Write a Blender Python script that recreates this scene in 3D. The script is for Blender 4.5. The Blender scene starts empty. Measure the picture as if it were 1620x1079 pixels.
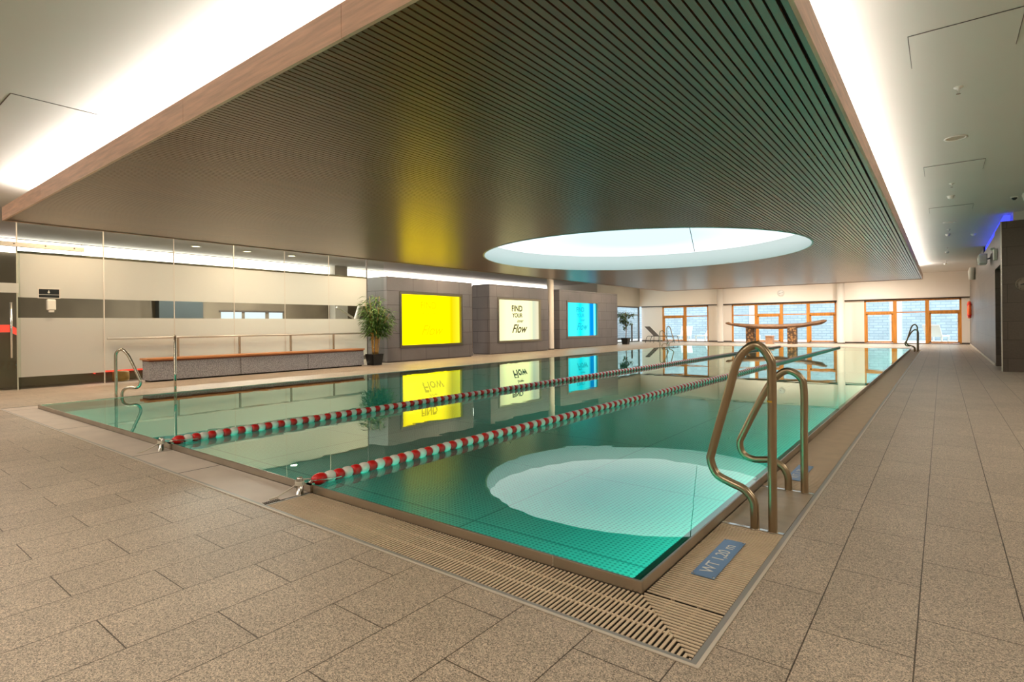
import bpy, math, random
from mathutils import Vector, Matrix
random.seed(7)
PI = math.pi
SC = bpy.context.scene
COL = SC.collection

# ------------------------------------------------------------------ camera
YAW, ROLL = math.radians(37.73), math.radians(0.6)
c_, s_ = math.cos(ROLL), math.sin(ROLL)
FW = Vector((-math.sin(YAW), math.cos(YAW), 0)); R0 = Vector((math.cos(YAW), math.sin(YAW), 0)); D0 = Vector((0, 0, -1))
RT = R0*c_ + D0*s_; DN = D0*c_ - R0*s_
cam = bpy.data.cameras.new('camera'); co = bpy.data.objects.new('camera', cam); COL.objects.link(co)
M = Matrix((RT, -DN, -FW)).transposed().to_4x4(); M.translation = Vector((0, 0, 1.0)); co.matrix_world = M
cam.sensor_width = 36; cam.lens = 880/1620*36; cam.shift_y = -24.6/1620; cam.clip_start = .02; cam.clip_end = 200
SC.camera = co
# ------------------------------------------------------------------ view, sky, lights
SC.view_settings.view_transform = 'Standard'; SC.view_settings.look = 'None'
SC.view_settings.exposure = 0.0; SC.view_settings.gamma = 1.0
SC.view_settings.use_curve_mapping = False
SC.cycles.max_bounces = 10; SC.cycles.diffuse_bounces = 5; SC.cycles.glossy_bounces = 4
SC.cycles.transparent_max_bounces = 16; SC.cycles.sample_clamp_indirect = 6.0
SC.cycles.caustics_reflective = False; SC.cycles.caustics_refractive = False
W = bpy.data.worlds.new('sky'); SC.world = W; W.use_nodes = True
wn = W.node_tree.nodes; bg = wn['Background']; bg.inputs[0].default_value = (.78, .9, 1, 1); bg.inputs[1].default_value = 3.8

def area(name, loc, size, power, color=(1, .95, .88), up=False, rot=None):
    l = bpy.data.lights.new(name, 'AREA'); l.shape = 'RECTANGLE'; l.size, l.size_y = size; l.energy = power; l.color = color
    o = bpy.data.objects.new(name, l); COL.objects.link(o); o.location = loc
    if rot: o.rotation_euler = rot
    elif up: o.rotation_euler = (PI, 0, 0)
    return o
WARM = (1, .93, .83)
CX0, CX1, CY0, CY1, CZ = -10.5, -.555, 1.815, 25.6, 2.57      # the slatted canopy
COVE = 1.25; POOL = 0.62
area('cove_light', (CX1-.2, (CY0+CY1)/2, 2.80), (.14, CY1-CY0-.6), 165*COVE, (1, .95, .9), up=True)
area('cove_light', (CX0+.2, (CY0+CY1)/2, 2.80), (.14, CY1-CY0-.6), 500*COVE, (1, .95, .9), up=True)
area('cove_light', ((CX0+CX1)/2, CY0+.2, 2.80), (CX1-CX0-.6, .14), 70*COVE, (1, .96, .94), up=True)
area('cove_light', ((CX0+CX1)/2, CY1-.2, 2.80), (CX1-CX0-.6, .14), 600*COVE, (1, .95, .9), up=True)

# ------------------------------------------------------------------ mesh helpers
class MB:
    def __init__(s): s.v = []; s.f = []; s.m = []; s.s = []
    def add(s, vs, fs, mi=0, sm=False):
        b = len(s.v); s.v += [tuple(v) for v in vs]
        for f in fs: s.f.append(tuple(i+b for i in f)); s.m.append(mi); s.s.append(sm)
        return s
    def box(s, x0, x1, y0, y1, z0, z1, mi=0):
        return s.add([(x0,y0,z0),(x1,y0,z0),(x1,y1,z0),(x0,y1,z0),(x0,y0,z1),(x1,y0,z1),(x1,y1,z1),(x0,y1,z1)],
              [(0,3,2,1),(4,5,6,7),(0,1,5,4),(1,2,6,5),(2,3,7,6),(3,0,4,7)], mi)
    def bar(s, p, q, w, h, mi=0):
        p, q = Vector(p), Vector(q); d = (q-p).normalized()
        up = Vector((0,0,1)) if abs(d.z) < .95 else Vector((1,0,0))
        a = d.cross(up).normalized()*w/2; b = a.cross(d).normalized()*h/2
        vs = [p-a-b, p+a-b, p+a+b, p-a+b, q-a-b, q+a-b, q+a+b, q-a+b]
        return s.add(vs, [(0,1,2,3),(7,6,5,4),(0,4,5,1),(1,5,6,2),(2,6,7,3),(3,7,4,0)], mi)
    def tube(s, pts, r, n=12, mi=0, cap=True):
        pts = [Vector(p) for p in pts]; rs = r if isinstance(r, (list, tuple)) else [r]*len(pts)
        t = (pts[1]-pts[0]).normalized(); a = t.orthogonal().normalized(); b0 = len(s.v)
        for i, p in enumerate(pts):
            t = (pts[min(i+1, len(pts)-1)]-pts[max(i-1, 0)]).normalized()
            a = (a - t*a.dot(t)).normalized(); b = t.cross(a)
            for k in range(n):
                an = 2*PI*k/n; s.v.append(tuple(p+(a*math.cos(an)+b*math.sin(an))*rs[i]))
        for i in range(len(pts)-1):
            for k in range(n):
                j = (k+1) % n
                s.f.append((b0+i*n+k, b0+i*n+j, b0+(i+1)*n+j, b0+(i+1)*n+k)); s.m.append(mi); s.s.append(True)
        if cap:
            s.f.append(tuple(b0+k for k in range(n))[::-1]); s.m.append(mi); s.s.append(False)
            e = b0+(len(pts)-1)*n; s.f.append(tuple(e+k for k in range(n))); s.m.append(mi); s.s.append(False)
        return s
    def lathe(s, c, prof, n=24, axis='z', mi=0, sm=True, cap=None):
        if cap is None: cap = prof[0] != prof[-1]
        c = Vector(c); b0 = len(s.v)
        for r, h in prof:
            for k in range(n):
                a = 2*PI*k/n; x, y = r*math.cos(a), r*math.sin(a)
                v = {'z': (x, y, h), 'y': (x, h, y), 'x': (h, x, y)}[axis]; s.v.append(tuple(c+Vector(v)))
        for i in range(len(prof)-1):
            for k in range(n):
                j = (k+1) % n; s.f.append((b0+i*n+k, b0+i*n+j, b0+(i+1)*n+j, b0+(i+1)*n+k)); s.m.append(mi); s.s.append(sm)
        for e in (0, len(prof)-1):
            if cap and prof[e][0] > 1e-5: s.f.append(tuple(b0+e*n+k for k in range(n))); s.m.append(mi); s.s.append(False)
        return s
    def build(s, name, mats, parent=None, bevel=0, kind=None):
        me = bpy.data.meshes.new(name); me.from_pydata(s.v, [], s.f)
        for m in (mats if isinstance(mats, (list, tuple)) else [mats]): me.materials.append(m)
        me.polygons.foreach_set('material_index', s.m); me.polygons.foreach_set('use_smooth', s.s); me.update()
        o = bpy.data.objects.new(name, me); COL.objects.link(o)
        if parent: o.parent = parent; o.matrix_parent_inverse = Matrix.Translation(-parent.location) if not (parent.get('rz') or parent.type == 'MESH') else Matrix.Identity(4)
        if bevel:
            b = o.modifiers.new('bevel', 'BEVEL'); b.width = bevel; b.segments = 2; b.limit_method = 'ANGLE'
        if kind: o['kind'] = kind
        return o
def tag(o, label=None, cat=None, group=None, kind=None):
    for k, v in (('label', label), ('category', cat), ('group', group), ('kind', kind)):
        if v: o[k] = v
    return o
def empty(name, loc=(0,0,0), label=None, cat=None, group=None, kind=None):
    o = bpy.data.objects.new(name, None); COL.objects.link(o); o.location = loc; o.empty_display_size = .1
    return tag(o, label, cat, group, kind)
def local(name, loc, rz, label=None, cat=None, group=None, sc=1, kind=None):     # root whose parts are given in local coordinates
    o = empty(name, loc, label, cat, group, kind); o.rotation_euler.z = rz; o.scale = (sc,)*3; o['rz'] = 1; return o
def clone(root, loc, rz=None, label=None, group=None):
    r = root.copy(); COL.objects.link(r); r.location = loc
    if rz is not None: r.rotation_euler.z = rz
    if label: r['label'] = label
    if group: r['group'] = group
    for ch in list(root.children):
        c = ch.copy(); COL.objects.link(c); c.parent = r
        for g in list(ch.children):
            d = g.copy(); COL.objects.link(d); d.parent = c
    return r
def smooth_path(pts, n=6):
    P = [Vector(p) for p in pts]; out = []
    for i in range(len(P)-1):
        a, b, c, d = P[max(i-1,0)], P[i], P[i+1], P[min(i+2, len(P)-1)]
        for k in range(n):
            t = k/n; out.append(.5*((2*b)+(c-a)*t+(2*a-5*b+4*c-d)*t*t+(3*b-a-3*c+d)*t**3))
    return out+[P[-1]]

# ------------------------------------------------------------------ materials
def mat(name, col, rough=.5, metal=0, spec=.5, var=0, vscale=8, bump=0, bscale=40, stretch=None, coat=0, emis=None, es=0):
    m = bpy.data.materials.new(name); m.use_nodes = True; nt = m.node_tree; N = nt.nodes; L = nt.links
    b = N['Principled BSDF']; b.inputs['Base Color'].default_value = (*col, 1); b.inputs['Roughness'].default_value = rough
    b.inputs['Metallic'].default_value = metal; b.inputs['Specular IOR Level'].default_value = spec
    b.inputs['Coat Weight'].default_value = coat
    if emis: b.inputs['Emission Color'].default_value = (*emis, 1); b.inputs['Emission Strength'].default_value = es
    if var or bump:
        tc = N.new('ShaderNodeTexCoord'); mp = N.new('ShaderNodeMapping'); L.new(tc.outputs['Object'], mp.inputs[0])
        if stretch: mp.inputs['Scale'].default_value = stretch
        if var:
            n = N.new('ShaderNodeTexNoise'); n.inputs['Scale'].default_value = vscale; n.inputs['Detail'].default_value = 4
            L.new(mp.outputs[0], n.inputs[0]); r = N.new('ShaderNodeValToRGB')
            r.color_ramp.elements[0].position = .3; r.color_ramp.elements[1].position = .7
            r.color_ramp.elements[0].color = (*[max(0, c*(1-var)) for c in col], 1); r.color_ramp.elements[1].color = (*[min(1, c*(1+var)) for c in col], 1)
            L.new(n.outputs[0], r.inputs[0]); L.new(r.outputs[0], b.inputs['Base Color'])
        if bump:
            n2 = N.new('ShaderNodeTexNoise'); n2.inputs['Scale'].default_value = bscale; L.new(mp.outputs[0], n2.inputs[0])
            bp = N.new('ShaderNodeBump'); bp.inputs['Strength'].default_value = bump; bp.inputs['Distance'].default_value = .01
            L.new(n2.outputs[0], bp.inputs['Height']); L.new(bp.outputs[0], b.inputs['Normal'])
    return m
def emit(name, col, st):
    m = bpy.data.materials.new(name); m.use_nodes = True; N = m.node_tree.nodes
    N.remove(N['Principled BSDF']); e = N.new('ShaderNodeEmission'); e.inputs[0].default_value = (*col, 1); e.inputs[1].default_value = st
    m.node_tree.links.new(e.outputs[0], N['Material Output'].inputs[0]); return m
def math_node(nt, op, a, b=None, c=None):
    n = nt.nodes.new('ShaderNodeMath'); n.operation = op
    for i, x in enumerate((a, b, c)):
        if x is None: continue
        if isinstance(x, (int, float)): n.inputs[i].default_value = x
        else: nt.links.new(x, n.inputs[i])
    return n.outputs[0]

def brick_mat(name, col, mortar, bw, rh, ms, u, v, rough=.5, var=.12, spk=.25, spkscale=260, offset=.5, bump=.25, spec=.5, varscale=2.0):
    """tiles laid on the plane of coordinates u, v (each (axis weights, shift))"""
    m = bpy.data.materials.new(name); m.use_nodes = True; nt = m.node_tree; N = nt.nodes; L = nt.links; b = N['Principled BSDF']
    tc = N.new('ShaderNodeTexCoord'); sx = N.new('ShaderNodeSeparateXYZ'); L.new(tc.outputs['Object'], sx.inputs[0])
    def lin(w, s):
        r = s
        for k in range(3):
            if w[k]: r = math_node(nt, 'MULTIPLY_ADD', sx.outputs[k], float(w[k]), r)
        return r
    cx = N.new('ShaderNodeCombineXYZ')
    L.new(lin(*u), cx.inputs[0]); L.new(lin(*v), cx.inputs[1])
    br = N.new('ShaderNodeTexBrick'); L.new(cx.outputs[0], br.inputs[0]); br.offset = offset; br.offset_frequency = 2
    br.inputs['Scale'].default_value = 1; br.inputs['Mortar Size'].default_value = ms; br.inputs['Mortar Smooth'].default_value = .1
    br.inputs['Brick Width'].default_value = bw; br.inputs['Row Height'].default_value = rh; br.inputs['Bias'].default_value = 0
    br.inputs['Color1'].default_value = (*[c*(1-var) for c in col], 1); br.inputs['Color2'].default_value = (*[min(1, c*(1+var)) for c in col], 1)
    br.inputs['Mortar'].default_value = (*mortar, 1)
    if spkscale > 200:
        n = N.new('ShaderNodeTexVoronoi'); n.inputs['Scale'].default_value = spkscale; L.new(tc.outputs['Object'], n.inputs[0])
        sp = N.new('ShaderNodeSeparateColor'); L.new(n.outputs['Color'], sp.inputs[0]); nout = sp.outputs[0]
    else:
        n = N.new('ShaderNodeTexNoise'); n.inputs['Scale'].default_value = spkscale; n.inputs['Detail'].default_value = 2; n.inputs['Roughness'].default_value = .7
        L.new(tc.outputs['Object'], n.inputs[0]); nout = n.outputs[0]
    n2 = N.new('ShaderNodeTexNoise'); n2.inputs['Scale'].default_value = varscale; n2.inputs['Detail'].default_value = 3; L.new(tc.outputs['Object'], n2.inputs[0])
    k = math_node(nt, 'MULTIPLY_ADD', math_node(nt, 'SUBTRACT', nout, .5), spk*4, 1.0)
    k = math_node(nt, 'MAXIMUM', k, .35)
    k = math_node(nt, 'MULTIPLY', k, math_node(nt, 'MULTIPLY_ADD', math_node(nt, 'SUBTRACT', n2.outputs[0], .5), .35, 1.0))
    mx = N.new('ShaderNodeMix'); mx.data_type = 'RGBA'; mx.blend_type = 'MULTIPLY'; mx.inputs[0].default_value = 1
    L.new(br.outputs['Color'], mx.inputs[6]); L.new(k, mx.inputs[7]); L.new(mx.outputs[2], b.inputs['Base Color'])
    b.inputs['Roughness'].default_value = rough; b.inputs['Specular IOR Level'].default_value = spec
    bp = N.new('ShaderNodeBump'); bp.inputs['Strength'].default_value = bump; bp.inputs['Distance'].default_value = .002
    L.new(math_node(nt, 'MULTIPLY_ADD', br.outputs['Fac'], -1.0, 0.0), bp.inputs['Height']); L.new(bp.outputs[0], b.inputs['Normal'])
    return m
Mx = {}
Mx['deck'] = brick_mat('granite_deck_tile', (.475, .388, .297), (.085, .06, .04), .558, .28, .0022, ((0,1,0), -.075+.558*60), ((1,0,0), .353+28.0), rough=.42, var=.05, spk=.33, spkscale=320)
Mx['dark_deck'] = mat('dark_wet_stone', (.10, .075, .05), .35, var=.3, vscale=3)
Mx['clad'] = brick_mat('grey_stone_cladding', (.165, .15, .15), (.05, .042, .04), .97, .402, .007, ((1,1,0), .15+9.7), ((0,0,1), 0.0), rough=.38, var=.05, spk=.08, bump=.2, spkscale=60)
Mx['stone_wall'] = brick_mat('brown_stone_wall_tile', (.125, .095, .072), (.05, .04, .03), 1.2, .36, .004, ((1,1,0), 20.0), ((0,0,1), .1), rough=.38, var=.08, spk=.12, bump=.15, spkscale=30)
Mx['ceiling'] = mat('ceiling_plaster', (.63, .60, .55), .85, var=.012, vscale=1.2)
Mx['wall'] = mat('cream_plaster', (.90, .83, .75), .75)
Mx['wall_grey'] = mat('grey_plaster', (.50, .47, .41), .8, var=.05, vscale=1)
Mx['taupe'] = mat('taupe_wall', (.16, .125, .085), .7, var=.15, vscale=2)
Mx['fascia'] = mat('light_veneer', (.72, .46, .33), .45, var=.16, vscale=5, stretch=(.6, .6, 8))
Mx['steel'] = mat('brushed_steel', (.52, .46, .38), .34, metal=1, var=.12, vscale=3, bump=.03, bscale=60)
Mx['rail'] = mat('bronze_toned_steel', (.40, .31, .20), .33, metal=1, var=.06, vscale=6)
Mx['rail_pale'] = mat('steel_tube', (.66, .60, .50), .25, metal=1)
Mx['frame_steel'] = mat('display_frame_steel', (.30, .26, .19), .35, metal=1)
Mx['bright_steel'] = mat('bright_steel_strip', (.78, .78, .74), .22, metal=1)
Mx['grate'] = mat('beige_grate_plastic', (.74, .58, .40), .5, var=.05, vscale=9)
Mx['plate'] = mat('stone_cover_plate', (.68, .58, .49), .5, var=.07, vscale=4, bump=.1, bscale=120)
Mx['black'] = mat('black_gap', (.012, .010, .008), .8)
Mx['gutter'] = mat('gutter_channel', (.022, .016, .011), .7)
Mx['kerb'] = mat('kerb_profile', (.42, .40, .37), .4, metal=.4)
Mx['kerb_light'] = mat('kerb_light_edge', (.66, .58, .48), .45)
Mx['red'] = mat('red_plastic', (.70, .015, .012), .3)
Mx['white'] = mat('white_plastic', (.82, .78, .70), .35)
Mx['blackplast'] = mat('black_plastic', (.012, .012, .012), .35)
Mx['oiled'] = mat('oiled_wood', (.58, .24, .085), .4, var=.25, vscale=5, stretch=(4, .4, 4))
Mx['granite'] = mat('bench_granite', (.35, .35, .37), .6, var=.5, vscale=55)
Mx['orange_wood'] = mat('larch_window_frame', (.58, .23, .035), .4, var=.2, vscale=6, stretch=(3, 3, .4))
Mx['dark_bar'] = mat('dark_metal_profile', (.12, .10, .09), .4, metal=.6)
Mx['column'] = mat('white_column_paint', (.80, .73, .65), .5)
Mx['drum'] = mat('skylight_drum_paint', (.66, .74, .71), .5)
Mx['leaf'] = mat('leaf_green', (.10, .20, .035), .4, var=.55, vscale=5)
Mx['leaf_dark'] = mat('ficus_leaf', (.09, .16, .05), .35, var=.5, vscale=5)
Mx['cane'] = mat('bamboo_cane', (.62, .36, .10), .45, var=.2, vscale=6)
Mx['bark'] = mat('bark', (.25, .17, .11), .8, var=.3, vscale=20)
Mx['drift'] = mat('driftwood', (.13, .06, .022), .6, var=.5, vscale=7, bump=.6, bscale=14, stretch=(.6, 2, 2))
Mx['sling'] = mat('grey_sling_fabric', (.06, .05, .043), .8); Mx['lounger_frame'] = mat('dark_lounger_frame', (.04, .035, .03), .5)
Mx['sign_blue'] = mat('sign_plate_metal', (.22, .36, .58), .32, metal=.6)
Mx['sign_white'] = mat('sign_lettering', (.85, .85, .82), .5)
Mx['ink'] = mat('lettering_dark', (.05, .04, .025), .8, spec=.1)
Mx['ink_yellow'] = emit('lettering_olive', (1.0, .74, .0), 1.15)
Mx['ink_cyan'] = emit('lettering_teal', (.02, .60, .72), 1.0)
Mx['door_dark'] = mat('dark_door', (.10, .08, .055), .45)
Mx['orange'] = mat('lifebuoy_orange', (.80, .13, .02), .4)
Mx['canopy_back'] = mat('black_backing_felt', (.01, .009, .008), .9)
Mx['brass'] = mat('brass_clip', (.85, .6, .25), .3, metal=1)
Mx['rope'] = mat('white_rope', (.72, .66, .55), .8)
Mx['outdoor'] = mat('pale_facade', (.62, .66, .70), .7)
Mx['rope_steel'] = mat('polished_steel', (.7, .66, .6), .2, metal=1)

# canopy boards: varnished brown wood with grain along the boards, one tone per board
def canopy_mat():
    m = bpy.data.materials.new('varnished_slat_wood'); m.use_nodes = True; nt = m.node_tree; N = nt.nodes; L = nt.links; b = N['Principled BSDF']
    tc = N.new('ShaderNodeTexCoord'); sx = N.new('ShaderNodeSeparateXYZ'); L.new(tc.outputs['Object'], sx.inputs[0])
    row = math_node(nt, 'FLOOR', math_node(nt, 'DIVIDE', sx.outputs[0], .0515))
    seg = math_node(nt, 'FLOOR', math_node(nt, 'DIVIDE', math_node(nt, 'ADD', sx.outputs[1], 0.0), 2.4))
    cb = N.new('ShaderNodeCombineXYZ'); L.new(row, cb.inputs[0]); L.new(seg, cb.inputs[1])
    wnz = N.new('ShaderNodeTexWhiteNoise'); L.new(cb.outputs[0], wnz.inputs[0])
    mp = N.new('ShaderNodeMapping'); mp.inputs['Scale'].default_value = (40, .8, 20); L.new(tc.outputs['Object'], mp.inputs[0])
    n = N.new('ShaderNodeTexNoise'); n.inputs['Scale'].default_value = 3; n.inputs['Detail'].default_value = 4; L.new(mp.outputs[0], n.inputs[0])
    f = math_node(nt, 'ADD', math_node(nt, 'MULTIPLY', wnz.outputs[0], .35), math_node(nt, 'MULTIPLY', n.outputs[0], .6))
    r = N.new('ShaderNodeValToRGB'); r.color_ramp.elements[0].position = .15; r.color_ramp.elements[1].position = .85
    r.color_ramp.elements[0].color = (.11, .045, .014, 1); r.color_ramp.elements[1].color = (.20, .092, .030, 1)
    L.new(f, r.inputs[0]); L.new(r.outputs[0], b.inputs['Base Color'])
    b.inputs['Roughness'].default_value = .42; b.inputs['IOR'].default_value = 1.35; b.inputs['Specular Tint'].default_value = (1, .82, .62, 1); b.inputs['Coat Weight'].default_value = 1; b.inputs['Coat Roughness'].default_value = .31; b.inputs['Coat IOR'].default_value = 1.8; b.inputs['Coat Tint'].default_value = (1, .88, .72, 1)
    return m
Mx['slat'] = canopy_mat()

def water_mat():
    m = bpy.data.materials.new('pool_water'); m.use_nodes = True; nt = m.node_tree; N = nt.nodes; L = nt.links
    N.remove(N['Principled BSDF'])
    tc = N.new('ShaderNodeTexCoord'); mp = N.new('ShaderNodeMapping'); mp.inputs['Scale'].default_value = (1, 1, 1); L.new(tc.outputs['Object'], mp.inputs[0])
    n = N.new('ShaderNodeTexNoise'); n.inputs['Scale'].default_value = 1.6; n.inputs['Detail'].default_value = 2; n.inputs['Distortion'].default_value = .6; L.new(mp.outputs[0], n.inputs[0])
    bp = N.new('ShaderNodeBump'); bp.inputs['Strength'].default_value = .05; bp.inputs['Distance'].default_value = .02; L.new(n.outputs[0], bp.inputs['Height'])
    fr = N.new('ShaderNodeFresnel'); fr.inputs[0].default_value = 2.05; L.new(bp.outputs[0], fr.inputs['Normal'])
    tr = N.new('ShaderNodeBsdfTransparent'); tr.inputs[0].default_value = (.05, .93, .74, 1)
    gl = N.new('ShaderNodeBsdfGlossy'); gl.inputs[0].default_value = (.88, 1.0, .88, 1); gl.inputs['Roughness'].default_value = .0; L.new(bp.outputs[0], gl.inputs['Normal'])
    mx = N.new('ShaderNodeMixShader'); L.new(fr.outputs[0], mx.inputs[0]); L.new(tr.outputs[0], mx.inputs[1]); L.new(gl.outputs[0], mx.inputs[2])
    L.new(mx.outputs[0], N['Material Output'].inputs[0]); return m
Mx['water'] = water_mat()
def pool_floor_mat():
    m = mat('studded_pool_floor', (.55, .66, .60), .45); nt = m.node_tree; N = nt.nodes; L = nt.links; b = N['Principled BSDF']
    tc = N.new('ShaderNodeTexCoord'); sx = N.new('ShaderNodeSeparateXYZ'); L.new(tc.outputs['Object'], sx.inputs[0])
    def dot(ax):
        t = math_node(nt, 'FRACT', math_node(nt, 'DIVIDE', sx.outputs[ax], .045)); t = math_node(nt, 'SUBTRACT', t, .5); return math_node(nt, 'MULTIPLY', t, t)
    d = math_node(nt, 'SQRT', math_node(nt, 'ADD', dot(0), dot(1)))
    near = math_node(nt, 'LESS_THAN', d, .27)
    def seam(ax, p):
        t = math_node(nt, 'FRACT', math_node(nt, 'DIVIDE', math_node(nt, 'ADD', sx.outputs[ax], 20.0), p)); return math_node(nt, 'LESS_THAN', t, .02/p)
    sm = math_node(nt, 'MAXIMUM', seam(0, 2.05), seam(1, 2.0))
    mx = N.new('ShaderNodeMix'); mx.data_type = 'RGBA'; mx.inputs[6].default_value = (.78, .84, .78, 1); mx.inputs[7].default_value = (.36, .42, .38, 1); L.new(near, mx.inputs[0])
    m2 = N.new('ShaderNodeMix'); m2.data_type = 'RGBA'; L.new(mx.outputs[2], m2.inputs[6]); m2.inputs[7].default_value = (.30, .35, .32, 1); L.new(sm, m2.inputs[0])
    L.new(m2.outputs[2], b.inputs['Base Color']); return m
Mx['pool_floor'] = pool_floor_mat()
Mx['pool_wall'] = mat('pool_lining_steel', (.45, .52, .47), .4, metal=.2)
Mx['ledge'] = mat('pool_ledge_steel', (.035, .05, .04), .5)

def glass_mat(name, tint=(.95, .97, .95), refl=.9):
    m = bpy.data.materials.new(name); m.use_nodes = True; nt = m.node_tree; N = nt.nodes; L = nt.links; N.remove(N['Principled BSDF'])
    fr = N.new('ShaderNodeFresnel'); fr.inputs[0].default_value = 1.35
    tr = N.new('ShaderNodeBsdfTransparent'); tr.inputs[0].default_value = (*tint, 1)
    gl = N.new('ShaderNodeBsdfGlossy'); gl.inputs[0].default_value = (refl,)*3+(1,); gl.inputs['Roughness'].default_value = .0
    ge = N.new('ShaderNodeNewGeometry'); fac = math_node(nt, 'MULTIPLY', fr.outputs[0], math_node(nt, 'SUBTRACT', 1.0, ge.outputs['Backfacing']))
    mx = N.new('ShaderNodeMixShader'); L.new(fac, mx.inputs[0]); L.new(tr.outputs[0], mx.inputs[1]); L.new(gl.outputs[0], mx.inputs[2])
    L.new(mx.outputs[0], N['Material Output'].inputs[0]); return m
Mx['glass'] = glass_mat('clear_glass', (.90, .93, .90))
def frost_mat():
    m = bpy.data.materials.new('frosted_film'); m.use_nodes = True; nt = m.node_tree; N = nt.nodes; L = nt.links; N.remove(N['Principled BSDF'])
    d = N.new('ShaderNodeBsdfDiffuse'); d.inputs[0].default_value = (.84, .83, .78, 1)
    t = N.new('ShaderNodeBsdfTranslucent'); t.inputs[0].default_value = (.86, .84, .78, 1)
    g = N.new('ShaderNodeBsdfGlossy'); g.inputs[0].default_value = (.8, .8, .8, 1); g.inputs['Roughness'].default_value = .12
    mx = N.new('ShaderNodeMixShader'); mx.inputs[0].default_value = .55; L.new(d.outputs[0], mx.inputs[1]); L.new(t.outputs[0], mx.inputs[2])
    fr = N.new('ShaderNodeFresnel'); fr.inputs[0].default_value = 1.3
    ge = N.new('ShaderNodeNewGeometry'); fac = math_node(nt, 'MULTIPLY', fr.outputs[0], math_node(nt, 'SUBTRACT', 1.0, ge.outputs['Backfacing']))
    m2 = N.new('ShaderNodeMixShader'); L.new(fac, m2.inputs[0]); L.new(mx.outputs[0], m2.inputs[1]); L.new(g.outputs[0], m2.inputs[2])
    L.new(m2.outputs[0], N['Material Output'].inputs[0]); return m
Mx['frost'] = frost_mat()

def tube_panel(name, col, lo, hi, y0, y1, bands, strength):
    """back-lit diffuser: fluorescent tubes stand behind it, so its output varies across the width"""
    m = bpy.data.materials.new(name); m.use_nodes = True; nt = m.node_tree; N = nt.nodes; L = nt.links; N.remove(N['Principled BSDF'])
    tc = N.new('ShaderNodeTexCoord'); sx = N.new('ShaderNodeSeparateXYZ'); L.new(tc.outputs['Object'], sx.inputs[0])
    t = math_node(nt, 'DIVIDE', math_node(nt, 'SUBTRACT', sx.outputs[1], y0), y1-y0)
    r = N.new('ShaderNodeValToRGB'); L.new(t, r.inputs[0]); cr = r.color_ramp
    while len(cr.elements) > 1: cr.elements.remove(cr.elements[0])
    for i, (p, c) in enumerate(bands):
        e = cr.elements[0] if i == 0 else cr.elements.new(p)
        e.position = p; e.color = (*c, 1)
    e = N.new('ShaderNodeEmission'); L.new(r.outputs[0], e.inputs[0]); e.inputs[1].default_value = strength
    L.new(e.outputs[0], N['Material Output'].inputs[0]); return m

# ================================================================== SETTING
PX0, PX1, PY0, PY1, PZ = -9.2, -.9, 1.93, 24.0, .045         # pool water rectangle and rim height
GX0, GX1, GY0, GY1 = -9.56, -.565, 1.594, 24.36               # outer edge of the gutter kerb
b = MB()
b.box(-12.5, GX0, -6, 30.4, -.12, 0); b.box(GX1, 4.5, -6, 30.4, -.12, 0)
b.box(GX0, GX1, -6, GY0, -.12, 0); b.box(GX0, GX1, GY1, 30.4, -.12, 0); b.box(-14.2, -12.5, 9.6, 30.4, -.12, 0)
b.build('floor', Mx['deck'], kind='structure')
b = MB(); b.box(-16.6, -12.5, -6, 9.6, -.12, -.002); b.box(-16.6, -14.2, 9.6, 25, -.12, -.002); b.build('floor', Mx['dark_deck'], kind='structure')
b = MB(); b.box(-16.7, 4.5, -6.2, 30.4, 3.09, 3.2); b.build('ceiling', Mx['ceiling'], kind='structure')
b = MB(); b.box(-16.8, -16.6, -6, 25.1, -.1, 3.09); b.build('wall_left', Mx['taupe'], kind='structure')
b = MB(); b.box(-16.7, 4.6, -6.2, -6, -.1, 3.09); b.build('wall_near', Mx['wall_grey'], kind='structure')
b = MB(); b.box(4.4, 4.6, -6, 14.4, -.1, 3.09); b.build('wall_right', Mx['wall_grey'], kind='structure')
# stone wall on the right with its door recess
b = MB()
b.box(.92, 4.6, 14.40, 14.47, 0, 2.92); b.box(1.12, 4.6, 14.47, 16.12, 0, 2.92); b.box(.92, 1.12, 14.47, 16.12, 2.11, 2.92)
b.box(.92, 4.6, 16.12, 30.3, 0, 2.86)
b.build('wall_right', Mx['stone_wall'], kind='structure')
b = MB(); b.box(1.10, 4.6, 14.42, 30.3, 2.86, 3.09); b.build('wall_right', Mx['ceiling'], kind='structure')
b = MB(); b.box(.905, .925, 14.385, 14.41, 0, 2.92); b.build('trim_1', Mx['bright_steel'], kind='structure')
b = MB(); b.box(.905, .92, 16.2, 30.2, 0, .05); b.build('baseboard_right', Mx['kerb_light'], kind='structure')
d = empty('door_2', (1.1, 15.3, 0), kind='structure')
d = MB().box(1.07, 1.115, 14.50, 16.10, .01, 2.09).build('door_leaf', Mx['door_dark'], d)
MB().tube([(1.06, 14.66, 1.24), (1.0, 14.66, 1.24), (1.0, 14.78, 1.24)], .01, 8).build('door_handle', Mx['brass'], d)
tag(MB().box(.965, 1.06, 14.5, 20.4, 2.865, 3.05).build('led_cove_strip', emit('blue_led', (.06, .08, 1.0), 1.7)), 'blue glowing light strip in the gap above the stone wall', 'light')
tag(MB().box(.93, 1.06, 20.45, 24.3, 2.865, 3.06).build('ventilation_duct', Mx['blackplast']), 'dark duct piece in the gap above the stone wall past the blue light', 'duct')

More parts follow.
